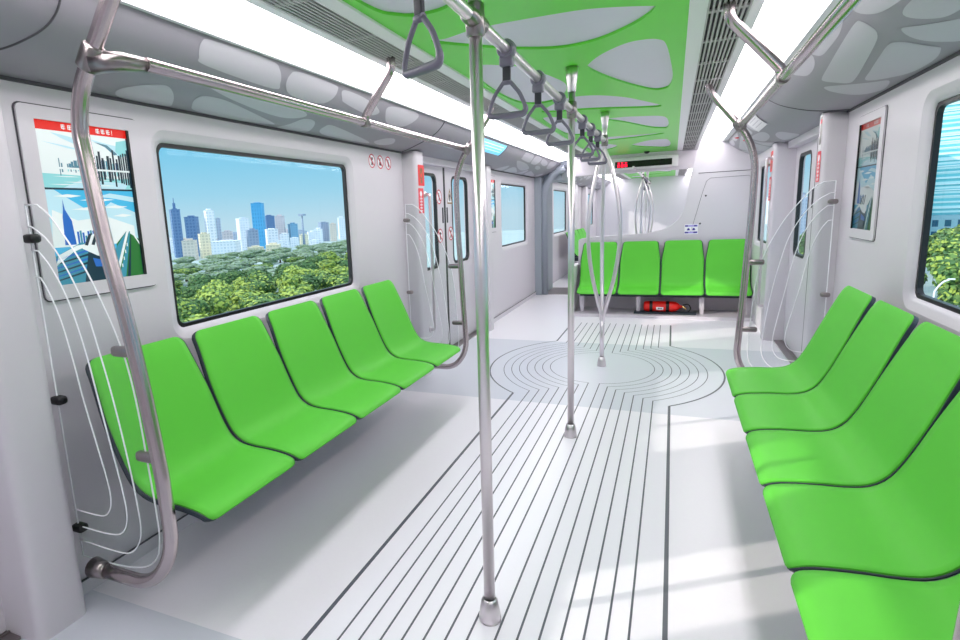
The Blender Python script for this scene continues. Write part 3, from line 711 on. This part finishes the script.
# ------------------------------------------------------------------ signs
def wall_sign(side, u, y, z, w, h, name, label, cat, builder, mats, group=None):
    r = empty(name, (X(side,u),y,z), 0, label, cat, group)
    mb = MB(); builder(mb, side, w, h); mb.build('print', mats, r, fixn=False)
def fpl(side, lift): return lambda a,b,t: (-side*lift, a*(1 if side < 0 else -1), b)
def disc(r_, n=24, cx=0, cy=0): return [(cx+r_*cos(2*PI*k/n), cy+r_*sin(2*PI*k/n)) for k in range(n)]
def b_ban(kind):
    def f(mb, side, w, h):
        R = w/2
        mb.mat(0).plate(disc(R), [], fpl(side,.0012)); mb.mat(1).plate(disc(R), [disc(R*.82)], fpl(side,.0018))
        mb.mat(2)
        if kind == 0: mb.plate(disc(R*.13,12,0,R*.45), [], fpl(side,.0016)); mb.plate([(-R*.12,R*.3),(R*.12,R*.3),(R*.28,-R*.1),(R*.12,-R*.15),(R*.16,-R*.6),(-R*.16,-R*.6),(-R*.1,-.1*R),(-R*.28,0)], [], fpl(side,.0016))
        if kind == 1: mb.plate([(-R*.35,-R*.5),(R*.35,-R*.5),(R*.35,-R*.1),(0,R*.15),(-R*.35,-R*.1)], [], fpl(side,.0016)); mb.plate([(-R*.1,R*.15),(R*.1,R*.15),(R*.1,R*.6),(-R*.1,R*.6)], [], fpl(side,.0016))
        if kind == 2: mb.plate(disc(R*.22,12,R*.1,R*.35), [], fpl(side,.0016)); mb.plate([(-R*.05,R*.2),(R*.12,R*.2),(R*.2,-R*.6),(-R*.25,-R*.6)], [], fpl(side,.0016))
        if kind == 3: mb.plate([(-R*.1,-R*.6),(R*.1,-R*.6),(R*.12,R*.1),(R*.5,R*.3),(R*.05,R*.55),(-R*.3,R*.4)], [], fpl(side,.0016))
        c = R*.09
        mb.mat(1).plate([(-R*.62-c,R*.62-c),(-R*.62+c,R*.62+c),(R*.62+c,-R*.62+c),(R*.62-c,-R*.62-c)], [], fpl(side,.002))
    return f
BM = ['paper','pink','ink']
for i, y in enumerate((3.74,3.87,4.0)):
    wall_sign(-1, HW, y, 1.755, .10, .10, 'prohibition_sign', ['round red-ringed prohibition sign above the fourth left seat, first of three','round red-ringed prohibition sign in the middle of the three above the left seats','round red-ringed prohibition sign nearest the door pillar, last of three'][i], 'sign', b_ban((2,1,0)[i]), BM, 'round prohibition signs')
LD = LB+.19+.87
DU = 1.528
wall_sign(-1, DU, LD-.15, 1.52, .14, .14, 'prohibition_sign', 'round red-ringed no leaning sign high on the left door leaf', 'sign', b_ban(0), BM, 'round prohibition signs')
wall_sign(-1, DU, LD-.15, 1.15, .14, .14, 'prohibition_sign', 'round red-ringed sign low on the left door leaf under the grip', 'sign', b_ban(3), BM, 'round prohibition signs')
wall_sign(-1, DU, LD+.14, 1.16, .14, .14, 'prohibition_sign', 'round red-ringed sign low on the right leaf of the left door', 'sign', b_ban(2), BM, 'round prohibition signs')
def b_tri(mb, side, w, h):
    a = w/2
    mb.mat(0).plate([(-a,-h/2),(a,-h/2),(0,h/2)], [], fpl(side,.0015))
    mb.mat(1).plate([(-a,-h/2),(a,-h/2),(0,h/2)], [[(-a*.72,-h/2+h*.09),(a*.72,-h/2+h*.09),(0,h/2-h*.22)]], fpl(side,.002))
    mb.mat(2).plate([(-.014,-h*.34),(.014,-h*.34),(.018,.0),(0,.03),(-.018,0)], [], fpl(side,.002))
wall_sign(-1, DU, LD+.14, 1.53, .15, .15, 'warning_sign', 'triangular hand warning sign on the right leaf of the left door', 'sign', b_tri, ['paper','amber','ink'])
def b_red(kind):
    def f(mb, side, w, h):
        mb.mat(0).plate(rrect(-w/2,w/2,-h/2,h/2,.008), [], fpl(side,.0015))
        mb.mat(1)
        if kind == 0:
            mb.plate(disc(w*.26,14,0,0), [disc(w*.15,14,0,0)], fpl(side,.002)); mb.plate(rrect(-w*.2,w*.2,h*.18,h*.34,.004), [], fpl(side,.002)); mb.plate(rrect(-w*.13,w*.13,-h*.38,-h*.2,.004), [], fpl(side,.002))
        else:
            mb.plate(disc(w*.22,12,0,h*.28), [], fpl(side,.002))
            for k in range(5):
                z = h*.12-k*h*.125; mb.plate([(-w*.26,z-.006),(w*.26,z-.006),(w*.26,z-.001),(-w*.26,z-.001)], [], fpl(side,.002)); mb.plate([(-w*.05,z-.010),(w*.05,z-.010),(w*.05,z+.006),(-w*.05,z+.006)], [], fpl(side,.002)); mb.plate([(-w*.22,z-.013),(w*.22,z-.013),(w*.22,z-.010),(-w*.22,z-.010)], [], fpl(side,.002))
    return f
PU = 1.357
wall_sign(-1, PU, LB+.105, 1.672, .125, .165, 'red_notice', 'upper red emergency notice on the left door pillar', 'sign', b_red(0), ['red','amber'], 'red notices on the pillars')
wall_sign(-1, PU, LB+.085, 1.470, .105, .20, 'red_notice', 'lower red notice with white characters on the left door pillar', 'sign', b_red(1), ['redpale','paper'], 'red notices on the pillars')
wall_sign(1, PU, RB+.085, 1.54, .10, .19, 'red_notice', 'red notice on the near right pillar beside the poster', 'sign', b_red(1), ['redpale','paper'], 'red notices on the pillars')
wall_sign(1, PU, RB+2.06, 1.70, .14, .19, 'red_notice', 'upper red notice on the far right pillar', 'sign', b_red(0), ['red','amber'], 'red notices on the pillars')
wall_sign(1, PU, RB+2.06, 1.45, .13, .22, 'red_notice', 'lower red notice on the far right pillar beside the grab bar', 'sign', b_red(1), ['redpale','paper'], 'red notices on the pillars')
def b_slot(mb, side, w, h):
    mb.mat(0).plate(rrect(-w/2,w/2,-h/2,h/2,.02), [], fpl(side,.001)); mb.mat(1).plate(rrect(-w/2+.008,w/2-.008,-h/2+.03,h/2-.02,.014), [], fpl(side,.0016)); mb.mat(2).plate(rrect(-w/2+.01,w/2-.01,h*.22,h*.34,.006), [], fpl(side,.002))
wall_sign(1, PU, RB+.09, 1.755, .07, .22, 'alarm_unit', 'grey emergency alarm strip with red button high on the near right pillar', 'alarm', b_slot, ['white','steeldark','redpale'])

# route displays on the fairing above the doors
def route_display(side, y0, y1, label):
    r = empty('route_display', (XC,(y0+y1)/2,0), 0, label, 'display', 'route displays above the doors'); c = (y0+y1)/2
    def S(a, b, s0, s1, off): return [[(side*prof(s0+(s1-s0)*k/8,off)[0], (a if i == 0 else b)-c, prof(s0+(s1-s0)*k/8,off)[1]) for k in range(9)] for i in range(2)]
    MB().grid(S(y0,y1,.035,.165,.006)).build('screen', 'lcd' if side < 0 else 'white', r, fixn=False)
    ln = MB()
    for s_ in (.06,.09,.12): ln.grid(S(y0+.05,y1-.08,s_,s_+.006,.0075))
    ln.build('route_lines', 'lcdline' if side < 0 else 'cell', r, fixn=False)
    f = MB()
    for a, b in ((y0-.02,y0),(y1,y1+.025)): f.grid(S(a,b,.03,.17,.007))
    f.build('end_frame', 'black' if side < 0 else 'white', r, fixn=False)
route_display(-1, 5.05, 6.05, 'bright blue route display on the curved panel above the left door')
route_display(1, 5.45, 5.95, 'pale display panel on the curved panel above the right door')
for i, (y, s_) in enumerate(((7.0,.07),(6.8,.148))):
    u, z = prof(s_, .004)
    o = MB().lathe([(.001,-.012),(.022,-.008),(.03,0)], (0,0,0), 'z', 14).build('indicator_lamp', 'redpale' if i else 'red'); o.location = (X(1,u), y, z)
    tag(o, ['small orange-red indicator lamp near the right light strip','small pink indicator lamp lower on the right curved panel'][i], 'indicator', 'indicator lamps')

# ------------------------------------------------------------------ gangway portal, header and LED display
hb = MB()
hb.box(XC-.98, XC+.98, 9.15, 9.30, 1.835, 2.11)
# portal jambs
for s in (-1, 1):
    q = [(X(s,HW),9.10),(X(s,HW-.10),9.12),(X(s,HW-.12),9.25),(X(s,HW-.12),9.95),(X(s,HW),9.97)]
    hb.mat(1).loft([[(a,b,0) for a,b in q],[(a,b,2.0) for a,b in q]], closed=False, smooth=False)
    rr = smooth_path([(X(s,HW-.13),9.2,0),(X(s,HW-.13),9.2,1.70),(X(s,HW-.30),9.2,1.93),(X(s,HW-.46),9.2,1.97)], .2, 8)
    hb.mat(1).tube(rr, .06, 12)
hb.mat(1).box(X(-1,HW+.05), X(1,HW+.05), 9.26, 9.98, 1.99, 2.12)
for s in (-1,1): hb.mat(1).box(*sorted((X(s,HW-.4),X(s,HW+.05))), 9.26, 9.98, 1.80, 2.0)
hb.mat(2).box(X(-1,HW), X(1,HW), 9.2, 10.0, -.03, .006)
struct(hb, 'trim_3', ['wall','wallgrey','steeldark'])
r = empty('led_display', (XC,9.14,1.95), 0, 'long black LED destination display with red text above the gangway', 'display')
x0, x1 = -.80-XC, .0-XC
MB().bbox(x0-.04,x1+.05,-.02,.01,-.075,.095,.008).build('housing', 'white', r)
MB().box(x0,x1-.03,-.024,-.019,-.045,.045).build('screen', 'blackgloss', r)
t = MB()
for gx in range(3):
    bx_ = x0+.035+gx*.05
    for (a,b,c_,d_) in ((0,.034,.025,.032),(0,.034,-.002,.005),(.014,.02,-.03,.03),(0,.008,-.03,.0),(.026,.034,-.03,.0),(0,.034,-.032,-.026)): t.box(bx_+a,bx_+b,-.0255,-.0245,c_,d_)
t.build('led_text', 'ledred', r)
o = MB().lathe([(.001,-.03),(.02,-.028),(.035,-.012),(.04,0)], (0,0,0), 'z', 16).build('ceiling_camera', 'blackgloss'); o.location = (-.36,8.95,2.097); tag(o, 'small black dome camera on the green ceiling before the LED display', 'camera')

# ------------------------------------------------------------------ next car beyond the gangway
A, B = 9.98, 17.2
n2 = MB()
n2.mat(0).box(X(-1,HW+.1),X(1,HW+.1),A,B,-.03,0)
n2.build('floor', ['floor'])['kind'] = 'structure'
for s, nm in ((-1,'wall_left'),(1,'wall_right')):
    mb = MB(); mb.plate([(A,0),(B,0),(B,ZW),(A,ZW)], [whole(10.75,12.2),whole(13.2,13.75),whole(15.3,16.6)], wfn(s,HW)); struct(mb,nm,['wall'])
    mb = MB()
    for y in (12.55,14.2): mb.bbox(*sorted((X(s,1.357),X(s,HW+.01))), y, y+.3, 0, ZW, .03)
    struct(mb, 'trim_%d' % (4 if s < 0 else 5), ['wall'])
for k, (s, a, b) in enumerate([(-1,10.75,12.2),(-1,13.2,13.75),(-1,15.3,16.6),(1,10.75,12.2),(1,13.2,13.75),(1,15.3,16.6)]): window(5+k, s, a, b)
mb = MB(); mb.box(X(-1,HW+.1),X(1,HW+.1),B,B+.05,0,2.12)
struct(mb, 'wall_end', [mat('end_wall_grey', srgb(205,203,210), .6)])
cove(-1,'trim_6',[(CL,9.3),(CL,12.6)],[],A,B); cove(1,'trim_7',[(CR,9.3),(CR,12.6)],[],A,B)
cg = MB(); cg.mat(0).plate([(X(-1,GW),A),(X(1,GW),A),(X(1,GW),B),(X(-1,GW),B)], [[(a,b+8.6) for a,b in h] for h in holes if min(q[1] for q in h) > 1.8 and max(q[1] for q in h) < 8.4], fz(2.098), .012)
cg.mat(1).box(X(-1,1.10),X(1,1.10),A,B,2.11,2.13)
for s in (-1,1):
    cg.mat(2).box(*sorted((X(s,GW),X(s,.612))),A,B,2.088,2.111); cg.box(*sorted((X(s,.776),X(s,.812))),A,B,2.085,2.111)
struct(cg,'ceiling',['green','ceilgrey','white'])
vent(-1,'slatted vent on the left of the next car ceiling',A,B); vent(1,'slatted vent on the right of the next car ceiling',A,B)
lamp(-1,'glowing light strip on the left of the next car',A+.1,B-.02); lamp(1,'glowing light strip on the right of the next car',A+.1,B-.02)
for k, yy in enumerate((11.2,)):
    for i in range(5):
        o = copy_tree(seat0); o.location = (X(-1,HW), yy+p*(i+.5), 0); o.rotation_euler = (0,0,-PI/2); o['label'] = 'green seat on the left side of the next car beyond the gangway'; o['group'] = 'green seats in the next car'
fp = [q for q in C.objects if q.name.startswith('forked_pole') and not q.parent][0]
for y, lb in ((11.6,'forked pole nearest the gangway in the next car'),(13.6,'forked pole farther back in the next car')):
    o = copy_tree(fp); o.location.y = y; o['label'] = lb
q0 = [q for q in C.objects if q.name.startswith('overhead_rail') and not q.parent][0]
o = copy_tree(q0); o.location.y = 9.9; o['label'] = 'overhead rail in the next car beyond the gangway'
for y in (12.1,12.5,12.9,13.2):
    o = copy_tree(st0); o.location = (XC,y,ZR); o.rotation_euler = (0,0,0); o['label'] = 'small grey strap handle hanging in the next car'; o['group'] = 'strap handles in the next car'

# ------------------------------------------------------------------ outside
GZ = -14.0
g = MB()
g.add([(-300,-60,GZ),(160,-60,GZ),(160,470,GZ),(-300,470,GZ)], [(0,1,2,3)])
struct(g, 'ground', [mat('distant_ground', srgb(172,190,186), .9, noise=.1, nscale=.05)])  # ground colour has distance haze mixed in
def facade(name, base, dark, sx, sz, amt=.5):
    m = bpy.data.materials.new(name); m.use_nodes = True; nt = m.node_tree; b = nt.nodes['Principled BSDF']
    tc = nt.nodes.new('ShaderNodeTexCoord'); mp = nt.nodes.new('ShaderNodeMapping'); br = nt.nodes.new('ShaderNodeTexBrick')
    sp = nt.nodes.new('ShaderNodeSeparateXYZ'); ad = nt.nodes.new('ShaderNodeMath'); cb = nt.nodes.new('ShaderNodeCombineXYZ')
    nt.links.new(tc.outputs['Object'], sp.inputs[0]); nt.links.new(sp.outputs[0], ad.inputs[0]); nt.links.new(sp.outputs[1], ad.inputs[1])
    nt.links.new(ad.outputs[0], cb.inputs[0]); nt.links.new(sp.outputs[2], cb.inputs[1]); nt.links.new(cb.outputs[0], br.inputs['Vector'])
    br.offset = 0; br.inputs['Scale'].default_value = 1; br.inputs['Brick Width'].default_value = sx; br.inputs['Row Height'].default_value = sz
    br.inputs['Mortar Size'].default_value = sz*.22; br.inputs['Color1'].default_value = dark; br.inputs['Color2'].default_value = tuple(d*.85 for d in dark[:3])+(1,); br.inputs['Mortar'].default_value = base
    nt.links.new(br.outputs['Color'], b.inputs['Base Color']); b.inputs['Roughness'].default_value = .6
    return m
FC = {k: facade('facade_'+k, srgb(*a), srgb(*b), sx, sz) for k,(a,b,sx,sz) in dict(  # facade tones paled, aerial haze painted into the colours
    navy=((104,136,176),(88,122,166),1.6,1.6), white=((246,246,248),(226,231,238),1.8,1.5), grey=((184,195,208),(170,183,200),1.6,1.5), sand=((236,226,196),(218,208,182),1.6,1.4),
    beige=((222,210,196),(206,196,184),1.6,1.4), pale=((240,242,246),(222,230,238),1.5,1.4), rose=((224,212,212),(208,198,202),1.6,1.4), slate=((156,170,192),(140,156,182),1.6,1.5),
    blue=((84,172,218),(66,156,208),1.5,2.2), teal=((134,180,208),(112,164,196),1.5,1.5)).items()}
BL = [(230,208.6,216.1,10,'navy'),(225,213.4,223.5,6,'navy'),(215,216.5,223.5,8.8,'white'),(225,234.2,238.3,4.7,'grey'),(205,200.8,209.2,-2.6,'sand'),(200,186,195.7,-5.1,'beige'),(225,251.3,262.3,4.4,'pale'),(215,227.7,237.1,-2.4,'rose'),(205,234.9,245.8,-2.2,'slate'),(230,271.3,284,13.2,'blue'),(240,294.1,305.4,5.6,'navy'),(245,311.8,324.1,5.5,'rose'),(205,250.7,263.2,-2.4,'white'),(210,269.6,279.3,-5.8,'white'),(240,319.2,330.5,-.3,'teal'),(215,286,296.1,-8.8,'pale'),(220,302.9,313.8,-7.5,'sand'),(215,312.9,323.8,-4.5,'white'),(235,349.5,363.1,-.4,'slate'),(225,347.7,357.7,-1.6,'beige'),(240,383.6,395.5,2.7,'pale'),(190,195.1,215.6,-6.4,'pale'),(180,206.3,217.9,-9.9,'sand'),(185,225.5,239.4,-9.9,'sand'),(195,245.7,254.5,-9.0,'white'),(200,285.3,295.7,-10.7,'pale'),
      (235,180,190,3,'rose'),(225,160,172,-1,'white'),(240,140,156,6,'slate'),(230,400,414,-2,'rose'),(250,430,445,1,'grey')]
BLAB = ['dark blue tower at the far left of the window skyline','dark blue block right of the leftmost tower','slim white tower, tallest white one on the left of the skyline','grey slab just behind the slim white tower','yellowish low tower in front of the dark blue block','beige low block at the left foot of the skyline','pale wide tower in the middle left of the skyline','pinkish mid-rise right of the slim white tower','dark grey block beside the bright blue tower','bright blue glass tower, tallest in the skyline','dark blue tower right of the bright blue tower','pinkish tower behind the thin mast','white block in front of the dark blue tower','lower white block beneath the mast','blue glass tower right of the mast','small pale block below the blue glass tower','cream mid-rise right of the blue glass tower','bright white block right of the cream mid-rise','blue-grey tower near the right edge of the window','beige slab right of the blue-grey tower','pale tower at the right edge of the window','long low pale block at the foot of the skyline','low sandy block at the foot of the bright blue tower','low sandy block left of the mast foot','small low white block near the mast foot','small low pale block near the right of the skyline','pinkish tower left of the window skyline','white tower left of the window skyline','blue-grey tower far left of the window skyline','pinkish tower beyond the right window edge','grey tower beyond the right window edge']
for i, ((D,ya,yb,top,k), lb) in enumerate(zip(BL, BLAB)):
    ya += 6; yb += 6; yc_ = (ya+yb)/2; th = math.atan2(yc_, D); w = (yb-ya)*cos(th)*1.12; dep = w*.7
    # stand the block so that its front looks back towards the line
    r = empty('skyline_tower' if top > -3 else 'city_block', (-D-dep*.3, yc_, GZ), PI/2-th+PI/2+math.radians([8,-10,14,-6][i%4]), lb, 'building', 'skyline beyond the left window')
    h = top-GZ
    MB().box(-w/2,w/2,-dep/2,dep/2,0,h).build('tower_body' if top > -3 else 'block_body', FC[k], r)
    rb = MB(); rb.box(-w*.5-.1,w*.5+.1,-dep*.5-.1,dep*.5+.1,h,h+.3); rb.box(-w*.28,w*.22,-dep*.25,dep*.25,h+.3,h+.7+.2*(i%3)); rb.build('roof_top', FC[k].copy() if False else FC[k], r)
    if i == 0: MB().box(-w*.1,w*.1,-w*.1,w*.1,h,h+3.5).tube([(0,0,h+3),(0,0,h+6)], .2, 8).build('spire', FC[k], r)
r = empty('mast', (-200,284,GZ), 0, 'thin grey mast rising in front of the pinkish tower', 'mast')
MB().tube([(0,0,0),(0,0,19.5)], lambda t: .8-.45*t, 8).build('shaft', FC['slate'], r); MB().box(-1.6,1.6,-1.6,1.6,18.6,19.6).build('mast_head', FC['slate'], r)

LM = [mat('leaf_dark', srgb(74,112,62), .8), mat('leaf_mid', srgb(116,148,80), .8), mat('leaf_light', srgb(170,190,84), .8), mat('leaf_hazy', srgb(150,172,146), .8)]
bark = mat('bark', srgb(96,80,64), .9)
def crown_mesh(seed, mats, n=1500, lf=.34):
    rnd = random.Random(seed); mb = MB(); blobs = []
    for k in range(9):
        a = rnd.random()*2*PI; rr = rnd.random()*.62; blobs.append((rr*cos(a)*3.2, rr*sin(a)*3.2, 4.6+rnd.uniform(-1.2,2.0), rnd.uniform(1.3,2.1)))
    for i in range(n):
        bx_, by_, bz_, R = rnd.choice(blobs)
        th = rnd.random()*2*PI; cz = rnd.uniform(-.7,1); sr = sqrt(max(0,1-cz*cz)); rad = R*rnd.uniform(.8,1.05)
        c = Vector((bx_+rad*sr*cos(th), by_+rad*sr*sin(th), bz_+rad*cz*.8))
        nn = Vector((sr*cos(th)+rnd.uniform(-.6,.6), sr*sin(th)+rnd.uniform(-.6,.6), cz+rnd.uniform(-.3,.9))).normalized()
        a = nn.orthogonal().normalized(); b = nn.cross(a); s_ = lf*rnd.uniform(.6,1.4); ro = rnd.random()*PI; a2 = a*cos(ro)+b*sin(ro); b2 = nn.cross(a2)
        mb.mat(rnd.choices((0,1,2),(4,4,3))[0]).add([c+a2*s_, c+b2*s_*.7, c-a2*s_, c-b2*s_*.7], [(0,1,2,3)])
    mb.mat(0)
    for bx_, by_, bz_, R in blobs: mb.lathe([(.01,-R*.7),(R*.6,-R*.45),(R*.86,0),(R*.6,R*.5),(.01,R*.72)], (bx_,by_,bz_), 'z', 9)
    return mb
def make_tree(seed, pal, name):
    r = empty(name, (0,0,GZ), 0, 'x', 'tree', None)
    crown_mesh(seed, None, 2600, .30).build('crown', [LM[i] for i in pal], r, fixn=False)
    MB().tube([(0,0,0),(.1,.05,2),(0,0,4.2)], lambda t: .28-.12*t, 8).tube([(0,0,2.2),(1,.4,3.8)], .1, 6).tube([(0,0,2.4),(-.9,-.5,4)], .1, 6).build('trunk', bark, r)
    return r
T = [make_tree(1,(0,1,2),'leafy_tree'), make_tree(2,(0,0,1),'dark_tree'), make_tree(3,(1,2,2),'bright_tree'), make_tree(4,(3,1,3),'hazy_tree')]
used = [False]*4
def tree(kind, x, y, s, label, group, sz=None):
    o = T[kind] if not used[kind] else copy_tree(T[kind]); used[kind] = True
    o.location = (x,y,GZ); o.rotation_euler = (0,0,random.random()*6.28); o.scale = (s,s,(sz or s)); o['label'] = label; o['group'] = group
rnd = random.Random(11)
for D in (34,41,48,55,63,72,82):
    n = int(D*.95/7.2)
    for i in range(n):
        y = D*(.86+.95*(i+.5+rnd.uniform(-.3,.3))/n); k = rnd.choice((0,0,1,1,2,2))
        tree(k, -D+rnd.uniform(-2,2), y, rnd.uniform(.95,1.25), ['mixed green tree among the near trees outside the left window','deep green tree among the near trees outside the left window','bright yellow-green tree among the near trees outside the left window'][k], ['near mixed green trees','near dark green trees','near yellow-green trees'][k], rnd.uniform(.72,.95))
for D in (94,108,124,140,156,172):
    n = int(D*.95/8.6)
    for i in range(n):
        y = D*(.86+.95*(i+.5+rnd.uniform(-.3,.3))/n)
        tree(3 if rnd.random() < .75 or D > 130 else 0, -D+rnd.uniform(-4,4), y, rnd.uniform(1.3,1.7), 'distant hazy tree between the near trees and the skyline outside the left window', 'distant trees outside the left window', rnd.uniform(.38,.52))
for i in range(34):
    x = 20+rnd.random()*38; y = 34+x*1.25+rnd.random()*70
    tree((0,2,1,0)[i%4], x, y, rnd.uniform(.95,1.25), 'leafy tree outside the right window below the glass building', 'trees outside the right window')
for i in range(17):
    y = 178+i*15+rnd.uniform(-1.5,1.5); D = 276+rnd.uniform(-3,3); hh = rnd.uniform(5.5,10)
    r = empty('city_block', (-D,y,GZ), math.radians(45+rnd.uniform(-5,5)), 'low pale city block at the hazy foot of the skyline', 'building', 'low blocks at the foot of the skyline')
    MB().box(-5,5,-3.5,3.5,0,hh).box(-2,3,-2,2,hh,hh+1).build('block_body', FC[['pale','beige','white','rose','grey'][i%5]], r)
# glass office building and slim white tower outside the right window
r = empty('glass_office_building', (92,245,GZ), math.radians(-22), 'large teal glass building with horizontal bands outside the right window', 'building')
fcg = facade('facade_glassteal', srgb(205,240,240), srgb(110,205,214), 60, 1.5)
MB().box(-24,24,-14,14,0,62).build('tower_body', fcg, r)
bd = MB()
for k in range(28): bd.box(-24.25,24.25,-14.25,14.25,10+k*1.85,10.35+k*1.85)
bd.build('floor_bands', mat('band_pale', srgb(222,244,244), .4), r)
MB().box(-25,25,-15,15,0,8).build('podium', facade('facade_podium', srgb(150,190,200), srgb(30,90,120), 3, 3.6), r)
r = empty('white_tower', (68,228,GZ), math.radians(-18), 'slim white tower left of the teal glass building', 'building')
MB().box(-3,3,-5,5,0,28).box(-3.3,3.3,-5.3,5.3,28,29).build('tower_body', FC['white'], r)
# street lamp
r = empty('street_lamp', (22.2,66.5,GZ), 0, 'pale street lamp with a curved arm among trees outside the right window', 'street lamp')
MB().tube(catmull([(0,0,0),(0,0,5.6),(.1,0,6.5),(.5,-.1,7.2),(.9,-.2,7.45)],6), .075, 10).build('lamp_pole', 'paper', r)
MB().bbox(.8,1.3,-.3,-.08,7.44,7.56,.03).build('lamp_head', 'paper', r)
# far buildings towards the right-hand windows
for i in range(10):
    y = 300+i*14; x = 50+i*1.5+rnd.uniform(-5,5); w = rnd.uniform(6,9); h = rnd.uniform(10,18)
    r = empty('city_block', (x,y,GZ), math.radians(rnd.uniform(-20,20)), 'hazy blue-grey city block seen through the right-hand doors', 'building', 'city blocks beyond the right windows')
    MB().box(-w/2,w/2,-w/2,w/2,0,h).box(-w/4,w/4,-w/4,w/4,h,h+2).build('block_body', FC[['slate','pale','navy','grey'][i%4]], r)

# ------------------------------------------------------------------ light
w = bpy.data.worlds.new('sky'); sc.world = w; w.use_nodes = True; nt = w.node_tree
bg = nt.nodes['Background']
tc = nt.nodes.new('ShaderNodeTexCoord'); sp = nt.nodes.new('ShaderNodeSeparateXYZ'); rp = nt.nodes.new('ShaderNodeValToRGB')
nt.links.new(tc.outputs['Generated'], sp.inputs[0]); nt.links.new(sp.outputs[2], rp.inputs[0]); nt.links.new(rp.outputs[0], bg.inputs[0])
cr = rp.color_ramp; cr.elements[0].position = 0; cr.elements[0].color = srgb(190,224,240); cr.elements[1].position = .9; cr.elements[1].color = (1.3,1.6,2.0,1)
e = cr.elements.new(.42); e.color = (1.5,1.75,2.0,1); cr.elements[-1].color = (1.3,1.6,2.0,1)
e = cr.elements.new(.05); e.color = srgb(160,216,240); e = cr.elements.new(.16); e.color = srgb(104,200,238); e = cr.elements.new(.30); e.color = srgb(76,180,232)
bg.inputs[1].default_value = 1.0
sd = bpy.data.lights.new('sun', 'SUN'); so = bpy.data.objects.new('sun', sd); C.objects.link(so)
d = Vector((1,.68,-.50)).normalized(); so.rotation_euler = d.to_track_quat('-Z','Y').to_euler()
sd.energy = 2.6; sd.angle = .012; sd.color = (1,.93,.84)

# ------------------------------------------------------------------ camera
cam = bpy.data.cameras.new('camera'); co = bpy.data.objects.new('camera', cam); C.objects.link(co); sc.camera = co
fw = Vector((-0.4075333470434321,0.8952125140068757,-0.18030841858622976))
rt = Vector((0.9126278743878735,0.4061931519243539,-0.04601615172991674)); up = Vector((-0.03204580998897582,0.1833076051211412,0.9825331485333726))
co.matrix_world = Matrix(((rt.x,up.x,-fw.x,0),(rt.y,up.y,-fw.y,0),(rt.z,up.z,-fw.z,1.35),(0,0,0,1)))
cam.sensor_width = 36; cam.lens = 566.56/960*36; cam.shift_x = (480-415.8)/960; cam.clip_start = .05; cam.clip_end = 5000
sc.view_settings.view_transform = 'Standard'; sc.view_settings.look = 'None'; sc.view_settings.exposure = 0; sc.view_settings.gamma = 1
sc.view_settings.use_curve_mapping = False
